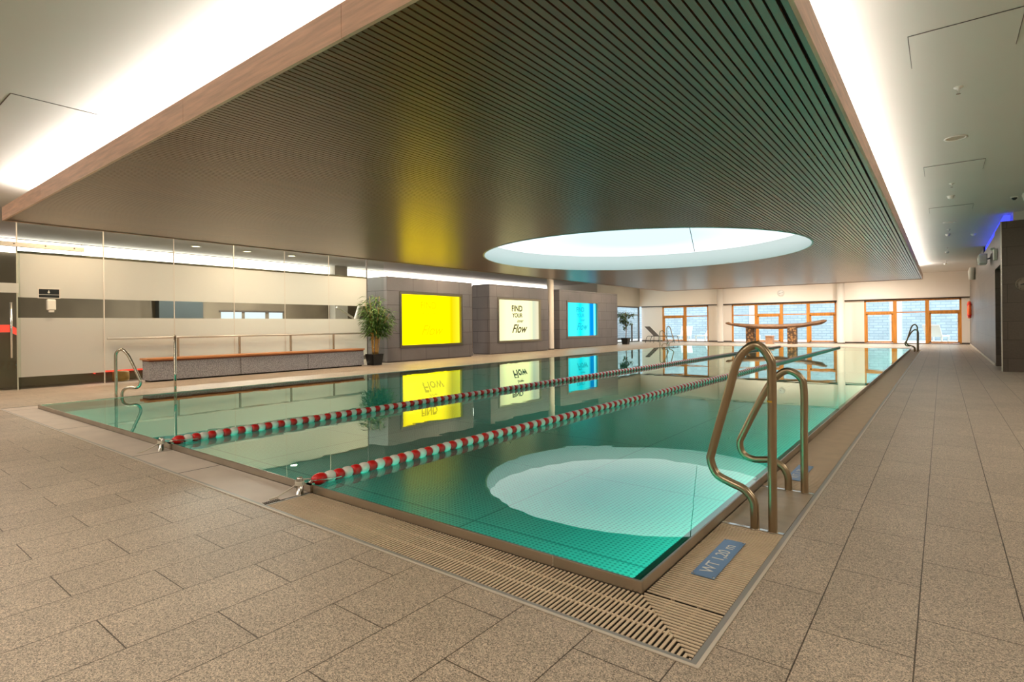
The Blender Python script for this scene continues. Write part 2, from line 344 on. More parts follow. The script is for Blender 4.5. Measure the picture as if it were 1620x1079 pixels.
# far wall with windows
FY = 30.0
WN = [(-12.59, -9.99), (-8.77, -3.97), (-2.85, .647)]
b = MB(); b.box(-13.85, .92, FY, FY+.5, 2.02, 3.09); b.build('wall_far', Mx['wall'], kind='structure')
b = MB()
for x0, x1 in ((-13.85, WN[0][0]), (WN[0][1], WN[1][0]), (WN[1][1], WN[2][0]), (WN[2][1], .92)): b.box(x0, x1, FY+.25, FY+.5, 0, 2.02)
b.build('wall_far', Mx['wall'], kind='structure')
b = MB()
for x0, x1 in ((-13.85, WN[0][0]), (WN[0][1], WN[1][0]), (WN[1][1], WN[2][0]), (WN[2][1], .92)): b.box(x0, x1, FY+.23, FY+.25, 0, .07)
b.build('baseboard_far', Mx['dark_bar'], kind='structure')
b = MB(); b.box(-13.85, .92, FY+.23, FY+.25, 1.965, 2.02); b.build('trim_2', Mx['dark_bar'], kind='structure')
def window(n, x0, x1, bays, doors):
    r = empty('window_%d' % n, ((x0+x1)/2, FY+.3, 0), kind='structure')
    y0, y1 = FY+.26, FY+.36; f = MB()
    f.box(x0, x0+.07, y0, y1, .02, 2.02); f.box(x1-.07, x1, y0, y1, .02, 2.02); f.box(x0, x1, y0, y1, 1.90, 2.02); f.box(x0, x1, y0, y1, 0, .04)
    f.build('window_frame', Mx['orange_wood'], r)
    w = (x1-x0)/bays
    for i in range(bays):
        a, c = x0+i*w, x0+(i+1)*w
        if i: MB().box(a-.07, a+.07, y0-.01, y1+.01, .02, 1.92).build('mullion', Mx['orange_wood'], r)
        if i in doors:
            MB().box(a+.06, c-.06, y0-.005, y1, 1.36, 1.46).build('transom', Mx['orange_wood'], r)
            d = MB(); e = .06
            d.box(a+.07, a+.07+e, y0+.01, y1-.01, .05, 1.36); d.box(c-.07-e, c-.07, y0+.01, y1-.01, .05, 1.36)
            d.box(a+.07, c-.07, y0+.01, y1-.01, .05, .11); d.box(a+.07, c-.07, y0+.01, y1-.01, 1.31, 1.36)
            dd = d.build('door_leaf', Mx['orange_wood'], r)
            h = MB(); h.tube([(c-.10, y0+.01, .98), (c-.10, y0-.04, .98), (c-.2, y0-.04, .98)], .01, 8); h.build('door_handle', Mx['bright_steel'], dd)
        else:
            MB().box(a+.06, c-.06, y0, y1, 1.38, 1.43).build('transom', Mx['orange_wood'], r)
        MB().box(a+.07, c-.07, FY+.30, FY+.31, .05, 1.37).build('pane', Mx['glass'], r)
        MB().box(a+.07, c-.07, FY+.30, FY+.31, 1.44, 1.92).build('pane', Mx['glass'], r)
    MB().box(x0, x1, FY+.2, FY+.26, 0, .025).build('sill', Mx['dark_bar'], r)
window(1, *WN[0], 2, (0,)); window(2, *WN[1], 4, (1, 3)); window(3, *WN[2], 3, (0, 2))
# glazed side wall at the far left
b = MB(); b.box(-14.0, -13.85, 25.0, 30.5, 2.0, 3.09); b.build('wall_left', Mx['wall_grey'], kind='structure')
b = MB(); b.box(-16.7, -14.0, 25.0, 25.2, -.1, 3.09); b.build('wall_left', Mx['wall_grey'], kind='structure')
r = empty('window_4', (-13.9, 27.5, 0), kind='structure')
f = MB(); f.box(-13.95, -13.87, 25.0, 25.08, 0, 2.0); f.box(-13.95, -13.87, 29.92, 30.0, 0, 2.0); f.box(-13.95, -13.87, 25.0, 30.0, 1.93, 2.0); f.box(-13.95, -13.87, 25, 30, 0, .05)
f.build('window_frame', Mx['dark_bar'], r)
MB().box(-13.94, -13.88, 25.08, 29.92, 1.5, 1.55).build('transom', Mx['dark_bar'], r)
MB().box(-13.94, -13.88, 29.0, 29.1, .05, 1.0).build('mullion', Mx['dark_bar'], r)
MB().box(-13.92, -13.91, 25.08, 29.92, .05, 1.93).build('pane', Mx['glass'], r)

# ================================================================== OUTSIDE
Mx['shingle'] = brick_mat('slate_shingle_facade', (.44, .50, .56), (.32, .38, .44), .42, .15, .02, ((1,1,0), 40.0), ((0,0,1), 1.0), rough=.7, var=.10, spk=.05, bump=.2, spkscale=20)
b = MB(); b.box(-60, 40, 30.5, 70, -.3, -.02); b.box(-60, -16.8, -10, 70, -.3, -.02); b.build('ground', mat('pale_terrace_paving', (.72, .72, .70), .8, var=.05, vscale=2), kind='structure')
h = empty('house', (-6, 37, 0), 'pale house across the terrace, its walls hung with blue-grey shingles', 'building')
b = MB(); b.box(-30, -9.6, 36.5, 42, -.05, 3.6); b.box(-9.1, -2.3, 36.5, 42, -.05, 3.3); b.box(-1.7, 14, 36.5, 42, -.05, 3.2); b.build('wall', Mx['shingle'], h)
wr = mat('white_render', (.9, .9, .9), .7); MB().box(-9.6, -9.1, 36.7, 42, -.05, 3.4).build('white_panel', wr, h); MB().box(-2.3, -1.7, 36.7, 42, -.05, 3.0).build('white_panel', wr, h)
tag(MB().box(-20.4, -20, 20, 36, -.05, 2.6).build('garden_wall', Mx['outdoor']), 'pale garden wall outside the glazed side wall', 'wall')
def sunbed(loc, rz, label):
    o = local('sun_lounger', loc, rz, label, 'sun lounger', 'white loungers on the terrace')
    wp = Mx['white_paint']
    s = MB(); s.box(-.32, .32, -.9, .25, .28, .33); s.build('seat', wp, o, bevel=.01)
    s = MB(); s.add([(-.32,.25,.28),(.32,.25,.28),(.32,.72,.80),(-.32,.72,.80),(-.32,.21,.32),(.32,.21,.32),(.32,.68,.84),(-.32,.68,.84)], [(0,1,2,3),(7,6,5,4),(0,4,5,1),(1,5,6,2),(2,6,7,3),(3,7,4,0)]); s.build('backrest', wp, o)
    for sx in (-.28, .28):
        for sy in (-.8, .2): MB().box(sx-.03, sx+.03, sy-.03, sy+.03, -.02, .28).build('leg', wp, o)
    return o
Mx['white_paint'] = mat('white_lounger', (.9, .9, .9), .5)
sb = sunbed((-12.0, 32.2, 0), .2, 'white lounger outside behind the grey indoor lounger')
for x, y, a, l in ((-10.6, 32.0, -.2, 'white lounger outside the right pane of the left window'), (-8.2, 32.2, .3, 'white lounger outside left of the wooden stool'), (-.25, 32.0, 2.9, 'white lounger outside the rightmost window door')):
    clone(sb, (x, y, 0), a, l)

# ================================================================== POOL
pool = empty('swimming_pool', (-5, 13, 0), 'long rectangular steel swimming pool with a raised steel rim', 'pool')
t = .011
b = MB()
for x0, x1, y0, y1 in ((PX0-t, PX1+t, PY0-t, PY0), (PX0-t, PX1+t, PY1, PY1+t), (PX0-t, PX0, PY0, PY1), (PX1, PX1+t, PY0, PY1)): b.box(x0, x1, y0, y1, -.15, PZ)
b.build('rim', Mx['steel'], pool, bevel=.003)
b = MB(); L_ = .10; i = [(PX0,PY0,.028),(PX1,PY0,.028),(PX1,PY1,.028),(PX0,PY1,.028)]; j = [(PX0+L_,PY0+L_,-.03),(PX1-L_,PY0+L_,-.03),(PX1-L_,PY1-L_,-.03),(PX0+L_,PY1-L_,-.03)]
k = [(x, y, -.07) for x, y, z in j]
b.add(i+j+k, [(a, (a+1)%4, 4+(a+1)%4, 4+a) for a in range(4)]+[(4+a, 4+(a+1)%4, 8+(a+1)%4, 8+a) for a in range(4)]); b.build('ledge', Mx['ledge'], pool)
FZ = -.88
b = MB(); b.box(PX0-.05, PX1+.05, PY0-.05, PY1+.05, FZ-.1, FZ); b.build('pool_floor', Mx['pool_floor'], pool)
b = MB(); e = .055
for x0, x1, y0, y1 in ((PX0, PX1, PY0, PY0+e), (PX0, PX1, PY1-e, PY1), (PX0, PX0+e, PY0, PY1), (PX1-e, PX1, PY0, PY1)): b.box(x0, x1, y0, y1, FZ, -.07)
b.build('pool_wall', Mx['pool_wall'], pool)
# joints in the rim sheet
MB().box(-1.285, -1.281, PY0-t-.001, PY0+.001, .0, PZ+.0008).build('weld_seam', Mx['bright_steel'], pool)
tag(MB().add([(PX0,PY0,PZ-.005),(PX1,PY0,PZ-.005),(PX1,PY1,PZ-.005),(PX0,PY1,PZ-.005)], [(0,1,2,3)]).build('pool_water', Mx['water']), 'clear green still water filling the pool to its rim', 'water', kind='stuff')

# gutter channel, kerb and covers
gi = .032   # kerb width
b = MB(); b.box(GX0, GX1, GY0, PY0-t, -.12, -.05); b.box(GX0, GX1, PY1+t, GY1, -.12, -.05); b.box(GX0, PX0-t, PY0-t, PY1+t, -.12, -.05); b.box(PX1+t, GX1, PY0-t, PY1+t, -.12, -.05)
b.build('trim_5', Mx['gutter'], kind='structure')
b = MB()
for x0, x1, y0, y1 in ((GX0, GX1, GY0, GY0+gi), (GX0, GX1, GY1-gi, GY1), (GX0, GX0+gi, GY0+gi, GY1-gi), (GX1-gi, GX1, GY0+gi, GY1-gi)): b.box(x0, x1, y0, y1, -.1, .001)
b.build('trim_6', Mx['kerb'], kind='structure')
b = MB(); q = .012
for x0, x1, y0, y1 in ((GX0, GX1, GY0, GY0+q), (GX0, GX1, GY1-q, GY1), (GX0, GX0+q, GY0+q, GY1-q), (GX1-q, GX1, GY0+q, GY1-q)): b.box(x0, x1, y0, y1, -.02, .004)
b.build('trim_7', Mx['kerb_light'], kind='structure')
ix, iy, ox, oy = PX1+t+.004, PY0-t-.004, GX1-gi-.003, GY0+gi+.003      # grate limits at the near right corner
P_ = .0187; BW = .0094
def grate_near(x0, x1, label, mitre=False):
    b = MB(); x = x0
    while x < x1-.004:
        ya = oy; 
        if mitre and x > ix-.0: 
            b.box(x, min(x+BW, x1), oy, oy+(ox-x)/(ox-ix)*(iy-oy)*1.0, -.0045, -.001)
        else: b.box(x, min(x+BW, x1), oy, iy, -.0045, -.001)
        x += P_
    for f in (.36, .70):
        yy = oy+(iy-oy)*f; xe = x1 if not mitre else ox-(ox-ix)*f
        b.box(x0, xe, yy-.004, yy+.004, -.008, -.0025)
    b.box(x0, x1, oy, oy+.004, -.022, -.003)
    return tag(b.build('gutter_grate', Mx['grate']), label, 'grate')
def grate_side(y0, y1, label, xa=ix, xb=ox, mitre=False, p=P_):
    b = MB(); y = y0
    while y < y1-.004:
        xs = xa
        if mitre and y < iy: xs = ox-(y-oy)/(iy-oy)*(ox-ix)
        b.box(xs, xb, y, min(y+BW, y1), -.0045, -.001); y += p
    for f in (.33, .67):
        xx = xa+(xb-xa)*f; ys = y0 if not mitre else oy+(ox-xx)/(ox-ix)*(iy-oy)
        b.box(xx-.003, xx+.003, ys, y1, -.02, -.008)
    return tag(b.build('gutter_grate', Mx['grate']), label, 'grate')
grate_near(-3.02, ox, 'beige slotted grate along the near pool edge, mitred at the corner', mitre=True)
grate_side(oy, 1.945, 'short beige mitred grate at the near right pool corner', mitre=True)
grate_side(1.955, 2.845, 'beige slotted grate under the near depth sign and before the tall handrail', p=P_)
yy = 3.645; n = 0
SEG = [(3.645, 6.0), (6.01, 9.5), (9.51, 13.0), (13.01, 17.0), (17.01, 22.3), (22.31, 24.0)]
LBL = ['beige slotted grate beyond the near ladder, carrying the second depth sign', 'beige slotted grate on the right pool side, second past the near ladder', 'beige slotted grate on the right pool side, third past the near ladder',
       'beige slotted grate on the right pool side beside the stone wall end', 'beige slotted grate on the right pool side before the far ladder', 'beige slotted grate at the far ladder on the right pool side']
for (a, c), l in zip(SEG, LBL): grate_side(a, c, l)
# plain plates
def plate(x0, x1, y0, y1, label, m='plate', z=-.001):
    b = MB().box(x0, x1, y0, y1, -.03, z)
    if x1-x0 > y1-y0: b.box(x1, x1+.011, y0, y1, -.03, z-.0004, 1)
    return tag(b.build('gutter_cover', [Mx[m], Mx['black']]), label, 'gutter cover', 'smooth covers of the pool gutter')
Mx['brushed'] = mat('brushed_step_plate', (.56, .46, .34), .4, metal=.35, var=.12, vscale=5, stretch=(2, 2, 2), bump=.15, bscale=200)
plate(ix, ox, 2.87, 3.62, 'brushed tan plate between the two handrails of the near ladder', 'brushed')
XS = [-3.05, -4.20, -5.05, -7.04, -9.20]
PL = ['smooth pinkish gutter cover right next to the near rope post', 'smooth pinkish gutter cover just right of the farther rope post', 'long smooth gutter cover left of the farther rope post', 'smooth gutter cover at the near left pool corner']
for i in range(4): plate(XS[i+1]+.006, XS[i]-.006, oy, iy, PL[i])
plate(GX0+gi, XS[4]-.006, oy, iy, 'small smooth gutter cover outside the left pool corner')
for i, (a, c) in enumerate(((iy, 7.0), (7.01, 13.0), (13.01, 19.0), (19.01, PY1+t))): plate(GX0+gi+.003, PX0-t-.004, a, c-.004, ['smooth gutter cover along the left pool side beside the near left ladder', 'smooth gutter cover along the left pool side before the bench end', 'smooth gutter cover along the left pool side before the white display', 'smooth gutter cover along the left pool side before the cyan display'][i])
plate(GX0+gi, GX1-gi, PY1+t+.004, GY1-gi-.003, 'smooth gutter cover along the far pool edge')
for y, l in ((2.857, 'bright steel cross bar under the tall near handrail'), (3.632, 'bright steel cross bar under the low near handrail'), ):
    b = MB(); b.box(ix, ox, y-.011, y+.011, -.02, .0015); tag(b.build('cross_bar', Mx['bright_steel']), l, 'metal bar')
tag(MB().box(-3.04, -3.024, oy, iy, -.02, .0).build('cross_bar', Mx['kerb']), 'dull steel bar in the gutter at the near rope post', 'metal bar')
b = MB()
for k in range(9): b.box(-3.085, -3.055, oy+.006+k*.011, oy+.011+k*.011, -.003, .0008)
tag(b.build('drain_slots', Mx['gutter']), 'row of short drain slots by the near rope post', 'drain')

def text_obj(body, name, size, m, parent, loc, rot, ext=.001, shear=0, sx=1, align='CENTER', bold=0):
    cu = bpy.data.curves.new(name, 'FONT'); cu.body = body; cu.size = size; cu.extrude = ext; cu.align_x = align; cu.align_y = 'CENTER'; cu.shear = shear; cu.offset = size*bold
    tmp = bpy.data.objects.new('tmp', cu); COL.objects.link(tmp); bpy.context.view_layer.update()
    me = bpy.data.meshes.new_from_object(tmp.evaluated_get(bpy.context.evaluated_depsgraph_get()))
    bpy.data.objects.remove(tmp); me.name = name
    me.transform(Matrix.Translation(Vector(loc)) @ rot.to_4x4() @ Matrix.Diagonal((sx, 1, 1, 1)))
    me.materials.clear(); me.materials.append(m)
    o = bpy.data.objects.new(name, me); COL.objects.link(o); o.parent = parent
    if not (parent.get('rz') or parent.type == 'MESH'): o.matrix_parent_inverse = Matrix.Translation(-parent.location)
    return o
def depth_sign(y0, y1, label, tri=True):
    s = empty('depth_sign', (-.757, (y0+y1)/2, 0), label, 'sign', 'pool depth signs')
    s = MB().box(-.803, -.712, y0, y1, .0, .004).build('plate', Mx['sign_blue'], s, bevel=.001)
    R = Matrix.Rotation(PI/2, 3, 'Z')
    text_obj('WT 1,20 m', 'lettering', .072, Mx['sign_white'], s, (-.757, (y0+y1)/2-.01, .0045), R, .0004, sx=1.0)
    for x in (-.796, -.719):
        for y in (y0+.008, y1-.008): MB().lathe((x, y, .004), [(.004, 0), (.004, .0012), (0, .0015)], 10).build('screw', Mx['bright_steel'], s)
depth_sign(2.19, 2.63, 'blue metal sign reading WT 1,20 m on the near gutter grate')
depth_sign(3.87, 4.31, 'blue metal sign behind the low near handrail')

# ---------------- ladders: every handrail is one bent tube
T_ = [(-.648,-.03),(-.648,.3),(-.646,.734),(-.655,.83),(-.717,.893),(-.797,.825),(-.851,.644),(-.928,.366),(-.939,.303),(-.91,.237),(-.846,.207),(-.78,.183),(-.738,.137),(-.730,.08),(-.73,-.03)]
S_ = [(-.647,-.03),(-.647,.3),(-.645,.60),(-.667,.680),(-.731,.713),(-.79,.677),(-.854,.588),(-.984,.319),(-1.009,.242),(-.986,.183),(-.927,.16),(-.836,.167),(-.769,.14),(-.737,.087),(-.733,.03),(-.733,-.03)]
def handrail(prof, loc, rz, label, m='rail', tape=False):
    o = local('pool_handrail', loc, rz, label, 'handrail', 'bent steel handrails of the pool ladders')
    pts = smooth_path([(x+.69, 0, z) for x, z in prof], 7)
    tb = MB().tube(pts, .0205, 20).build('tube', Mx[m], o)
    for x in (prof[0][0]+.69, prof[-1][0]+.69):
        MB().lathe((x, 0, 0), [(.0215, 0), (.0235, .0), (.0235, .003), (.0215, .004)], 18).build('base_ring', Mx['steel'], o)
    if tape: MB().lathe((.042, 0, .62), [(.0208, 0), (.0212, .001), (.0212, .008), (.0208, .009)], 18).build('tape_mark', mat('yellow_tape', (.6, .35, .02), .5), tb)
    return o
handrail(T_, (-.69, 2.857, 0), 0, 'tall bronze-toned handrail loop on the near right pool side', tape=True)
handrail(S_, (-.69, 3.622, 0), 0, 'lower bronze-toned handrail loop just behind the tall one on the near right', )
handrail(T_, (-.69, 22.4, 0), 0, 'tall handrail loop at the far right end of the pool')
handrail(S_, (-.69, 23.16, 0), 0, 'lower handrail loop at the far right end of the pool')
A = math.radians
handrail(S_, (-9.36, 2.86, 0), PI+A(35), 'lower steel handrail loop on the near left pool side', 'rail_pale')
handrail(T_, (-9.36, 3.60, 0), PI-A(21), 'tall steel handrail seen edge-on before the bench', 'rail_pale')
handrail(S_, (-9.40, 22.4, 0), PI, 'lower handrail loop in front of the grey lounger', 'rail_pale')
handrail(T_, (-9.40, 23.16, 0), PI, 'tall handrail loop in front of the far left window', 'rail_pale')

# ---------------- lane ropes
def bead_mesh(name, m, big=False):
    r = .036; L = .0625; prof = [(.006, -L/2), (r*.72, -L/2), (r*.95, -L*.30), (r, 0), (r*.95, L*.30), (r*.72, L/2), (.006, L/2)]
    if big: prof = [(.006, -.045), (.022, -.043), (.034, -.02), (.038, .004), (.034, .03), (.028, .04), (.006, .04)]
    b = MB().lathe((0,0,0), prof, 14, 'y'); me = bpy.data.meshes.new(name); me.from_pydata(b.v, [], b.f); me.materials.append(m)
    me.polygons.foreach_set('use_smooth', b.s); me.update(); return me
RB, WB, EB = bead_mesh('float', Mx['red']), bead_mesh('float', Mx['white']), bead_mesh('float', Mx['red'], True)
def lane_rope(x, ypost, label, plabel, slabel):
    y0 = PY0+.05; r = empty('lane_rope', (x, y0, .06), label, 'lane rope', 'red and white lane ropes')
    def put(me, y):
        o = bpy.data.objects.new('float', me); COL.objects.link(o); o.parent = r; o.location = (0, y-y0, .006+math.sin(y*1.7)*.0008); return o
    put(EB, y0); y = y0+.075; n = 1
    ys = []
    while y < PY1-.1: ys.append((y, n % 2)); y += .0648; n += 1
    for y, w in ys[:99]: put(WB if w else RB, y)
    b = MB(); L = .0625; rr = .036; prof = [(.006, -L/2), (rr*.72, -L/2), (rr*.95, -L*.30), (rr, 0), (rr*.95, L*.30), (rr*.72, L/2), (.006, L/2)]
    for y, w in ys[99:]: b.lathe((x, y, .066), prof, 10, 'y', mi=w)
    o = b.build('floats', [Mx['red'], Mx['white']], r); o['kind'] = 'stuff'
    b = MB().tube([(x, y0-.07, .063), (x, PY1+.02, .063)], .004, 6); b.build('cable', Mx['rope_steel'], r)
    # loop hook at the near end
    pts = [(x+.012, y0-.07, .072), (x+.034, y0-.02, .070), (x+.042, y0+.07, .062), (x+.037, y0+.135, .058), (x+.014, y0+.14, .056)]
    MB().tube(smooth_path(pts, 5), .003, 6).build('hook', Mx['rope_steel'], r)
    MB().box(x-.012, x+.012, PY1+t*.2, PY1+t+.02, .0, .075).build('end_bracket', Mx['rope_steel'], r)
    # near post with clip over the rim
    p = empty('rope_post', (x, ypost, 0), plabel, 'post', 'rope anchor posts at the near pool edge')
    MB().lathe((x, ypost, 0), [(.021, 0), (.021, .07), (.019, .074), (.019, .098), (.015, .105), (0, .107)], 20).build('post', Mx['rope_steel'], p)
    for z in (.062, .070, .078): 
        ring = [(x+.0235*math.cos(a), ypost+.0235*math.sin(a), z) for a in [2*PI*k/14 for k in range(15)]]; MB().tube(ring, .005, 6, cap=False).build('rope_wrap', Mx['rope'], p)
    MB().tube([(x, ypost+.02, .088), (x+.004, ypost+.06, .083), (x, y0-.05, .068)], .004, 6).build('tie_cord', Mx['rope'], p)
    MB().tube([(x-.02, ypost-.005, .06), (x-.05, ypost-.05, .03), (x-.06, ypost-.11, .004), (x-.055, ypost-.16, .002)], .0045, 6).build('loose_cord', Mx['rope'], p)
    c = MB(); c.box(x-.02, x+.022, PY0-t-.014, PY0-t-.001, .002, .055); c.box(x-.02, x+.022, PY0-t-.014, PY0+.006, PZ+.001, .055); c.build('rim_clip', Mx['steel'], p)
lane_rope(-3.05, 1.85, 'nearer rope of red and white floats crossing the pool lengthwise', 'short steel post with white cord at the near rope end', '')
lane_rope(-5.10, 1.85, 'farther rope of red and white floats, closer to the bench side', 'short steel post with white cord at the farther rope end', '')
for x, y, l in ((-3.16, 5.75, 'small white float lying against the near rope, the left of two'), (-3.17, 5.93, 'small white float lying against the near rope, the right of two')):
    tag(MB().lathe((x, y, .04), [(0, -.015), (.02, -.01), (.024, .01), (.016, .028), (0, .032)], 12).build('marker_float', Mx['white']), l, 'float')

# ================================================================== CANOPY
SKX, SKY, SKR = -5.42, 11.67, 3.46
can = empty('ceiling_canopy', ((CX0+CX1)/2, (CY0+CY1)/2, CZ), 'huge brown slatted wooden canopy hanging over the pool', 'suspended ceiling')
b = MB(); PT = .0515; BWD = .0395; x = CX0+.045
FT = .03
while x < CX1-.07:
    xa, xb = x, x+BWD
    def hit(xx):
        d = SKR**2-(xx-SKX)**2; return math.sqrt(d) if d > 0 else None
    ha, hb = hit(xa), hit(xb); y0, y1 = CY0+.03, CY1-.03
    def slab(ya0, yb0, ya1, yb1):
        b.add([(xa,ya0,CZ),(xb,yb0,CZ),(xb,yb1,CZ),(xa,ya1,CZ),(xa,ya0,CZ+.018),(xb,yb0,CZ+.018),(xb,yb1,CZ+.018),(xa,ya1,CZ+.018)], [(0,3,2,1),(4,5,6,7),(0,1,5,4),(1,2,6,5),(2,3,7,6),(3,0,4,7)])
    if ha is None and hb is None: slab(y0, y0, y1, y1)
    else:
        ha = ha or 0; hb = hb or 0; slab(y0, y0, SKY-ha, SKY-hb); slab(SKY+ha, SKY+hb, y1, y1)
    x += PT
b.build('slats', Mx['slat'], can)['kind'] = 'stuff'
n = 96; ring = [(SKX+SKR*math.cos(2*PI*k/n), SKY+SKR*math.sin(2*PI*k/n)) for k in range(n)]
# backing sheet with a round hole (strips between ring and rectangle)
b = MB(); z = CZ+.03; vs = []
for k, (rx, ry) in enumerate(ring):
    dx, dy = rx-SKX, ry-SKY; s = min(((CX1-.03 if dx > 0 else CX0+.03)-SKX)/dx if abs(dx) > 1e-6 else 1e9, ((CY1-.03 if dy > 0 else CY0+.03)-SKY)/dy if abs(dy) > 1e-6 else 1e9)
    vs.append((rx, ry, z)); vs.append((SKX+dx*s, SKY+dy*s, z))
fs = []
corners = [(CX1-.03, CY1-.03), (CX0+.03, CY1-.03), (CX0+.03, CY0+.03), (CX1-.03, CY0+.03)]
for k in range(n):
    a, a2 = 2*k, 2*((k+1) % n); fs.append((a, a+1, a2+1, a2))
for cxx, cyy in corners:
    an = math.atan2(cyy-SKY, cxx-SKX) % (2*PI); k = int(an/(2*PI)*n); vs.append((cxx, cyy, z)); fs.append((2*k+1, len(vs)-1, 2*((k+1) % n)+1))
b.add(vs, fs); b.build('backing', Mx['canopy_back'], can)
def fascia(nm, x0, x1, y0, y1): 
    MB().box(x0, x1, y0, y1, CZ-.015, 2.745).build('fascia_board', Mx['fascia'], can)
L1 = (CY1-CY0)/10
for k in range(10):
    fascia('', CX1-.022, CX1, CY0+k*L1+.002, CY0+(k+1)*L1-.002); fascia('', CX0, CX0+.022, CY0+k*L1+.002, CY0+(k+1)*L1-.002)
L2 = (CX1-CX0)/5
for k in range(5):
    a = CX0+k*L2+(.002 if k else .023); c = CX0+(k+1)*L2-(.002 if k < 4 else .023)
    fascia('', a, c, CY0, CY0+.022); fascia('', a, c, CY1-.022, CY1)
b = MB(); b.box(CX0+.024, CX1-.024, CY0+.024, CY0+.04, CZ-.003, CZ+.02); b.box(CX0+.024, CX1-.024, CY1-.04, CY1-.024, CZ-.003, CZ+.02); b.box(CX0+.024, CX0+.04, CY0, CY1, CZ-.003, CZ+.02)
b.box(CX1-.055, CX1-.024, CY0+.024, CY1-.024, CZ-.001, CZ+.02); b.build('edge_strip', Mx['slat'], can)
b = MB()
for x0, x1, y0, y1 in ((CX1-.32, CX1-.03, CY0+.03, CY1-.03), (CX0+.03, CX0+.32, CY0+.03, CY1-.03), (CX0+.32, CX1-.32, CY0+.03, CY0+.32), (CX0+.32, CX1-.32, CY1-.32, CY1-.03)): b.box(x0, x1, y0, y1, 2.71, 2.735)
b.build('light_trough', Mx['white'], can)
for k in range(10):
    if k in (3, 4): continue
    MB().box(-.629-k*.0515, -.622-k*.0515, 5.91, 5.93, CZ-.004, CZ+.01).build('slat_clip', Mx['brass'], can)
# skylight
sk = empty('round_skylight', (SKX, SKY, 2.6), 'large round luminous skylight opening in the wooden canopy', 'skylight')
MB().lathe((SKX, SKY, 0), [(SKR-.004, CZ-.006), (SKR-.004, 3.06), (SKR+.03, 3.06), (SKR+.03, CZ-.006), (SKR-.004, CZ-.006)], 96).build('drum', Mx['drum'], sk)
def membrane_mat():
    m = bpy.data.materials.new('luminous_membrane'); m.use_nodes = True; nt = m.node_tree; N = nt.nodes; L = nt.links; N.remove(N['Principled BSDF'])
    tc = N.new('ShaderNodeTexCoord'); sx = N.new('ShaderNodeSeparateXYZ'); L.new(tc.outputs['Object'], sx.inputs[0])
    dx = math_node(nt, 'SUBTRACT', sx.outputs[0], SKX); dy = math_node(nt, 'SUBTRACT', sx.outputs[1], SKY)
    d = math_node(nt, 'DIVIDE', math_node(nt, 'SQRT', math_node(nt, 'ADD', math_node(nt, 'MULTIPLY', dx, dx), math_node(nt, 'MULTIPLY', dy, dy))), SKR)
    r = N.new('ShaderNodeValToRGB'); L.new(d, r.inputs[0]); r.color_ramp.elements[0].position = .35; r.color_ramp.elements[1].position = .98
    r.color_ramp.elements[0].color = (.44, .55, .62, 1); r.color_ramp.elements[1].color = (.70, .74, .76, 1)
    e = N.new('ShaderNodeEmission'); L.new(r.outputs[0], e.inputs[0]); e.inputs[1].default_value = 1.95
    L.new(e.outputs[0], N['Material Output'].inputs[0]); return m
MB().lathe((SKX, SKY, 0), [(0, 2.955), (SKR-.008, 2.955), (SKR-.008, 2.965), (0, 2.965)], 96, sm=False).build('membrane', membrane_mat(), sk)
sk = sk.children[-1]
MB().bar((-3.31, 8.92, 2.952), (-5.30, 14.98, 2.952), .014, .004).build('seam', Mx['wall_grey'], sk)

# ================================================================== DISPLAY BLOCKS
def block(nm, xf, depth, y0, y1, top, py0, py1, pz0, pz1, label, plabel, bands, st, ink, words):
    o = empty('display_block', (xf, (y0+y1)/2, 0), label, 'display wall', 'stone-clad display blocks')
    nd = .13; b = MB()
    b.box(xf-depth, xf-nd, y0, y1, .03, top)
    b.box(xf-nd, xf, y0, py0, .03, top); b.box(xf-nd, xf, py1, y1, .03, top); b.box(xf-nd, xf, py0, py1, .03, pz0); b.box(xf-nd, xf, py0, py1, pz1, top)
    b.build('cladding', Mx['clad'], o)
    MB().box(xf-depth+.02, xf-.03, y0+.03, y1-.03, 0, .03).build('plinth', Mx['dark_bar'], o)
    p = empty('light_box', (xf-.05, (py0+py1)/2, pz0), plabel, 'illuminated display', 'illuminated displays in the stone blocks')
    f = MB(); w = .07; g = .002
    f.box(xf-nd+.002, xf+.02, py0+g, py0+w, pz0+g, pz1-g); f.box(xf-nd+.002, xf+.02, py1-w, py1-g, pz0+g, pz1-g)
    f.box(xf-nd+.002, xf+.02, py0+w, py1-w, pz0+g, pz0+w); f.box(xf-nd+.002, xf+.02, py0+w, py1-w, pz1-w, pz1-g)
    f.build('frame', Mx['frame_steel'], p)
    p = MB().box(xf-.09, xf-.06, py0+w, py1-w, pz0+w, pz1-w).build('screen', tube_panel(nm+'_diffuser', None, 0, 1, py0+w, py1-w, bands, st), p)
    R = Matrix(((0, 0, 1), (1, 0, 0), (0, 1, 0)))      # text x -> +Y, text y -> +Z, normal +X
    cy = (py0+py1)/2; cz = (pz0+pz1)/2
    for body, dy, dz, size, sh in words: text_obj(body, 'lettering', size, ink, p, (xf-.058, cy+dy, cz+dz), R, .001, shear=sh, bold=.028 if not sh else .018)
    return o
WORDS = [('FIND', -.12, .42, .30, 0), ('YOUR', -.10, .17, .22, 0), ('inner', .05, -.03, .18, .5), ('Flow', -.02, -.33, .44, .45)]
Y_ = (1.0, .72, .0); Yd = (.34, .28, .0)
block('yellow', -12.14, .85, 10.05, 13.57, 2.40, 10.50, 13.10, .397, 2.0, 'stone-clad block holding the yellow display, nearest the bench', 'bright yellow illuminated display in the stone block nearest the bench',
      [(0, (.50,.38,0)), (.1, Y_), (.65, Y_), (.85, Yd), (1, (.42,.36,.01))], 2.8, Mx['ink_yellow'], WORDS)
Wt = (1.0, .96, .46)
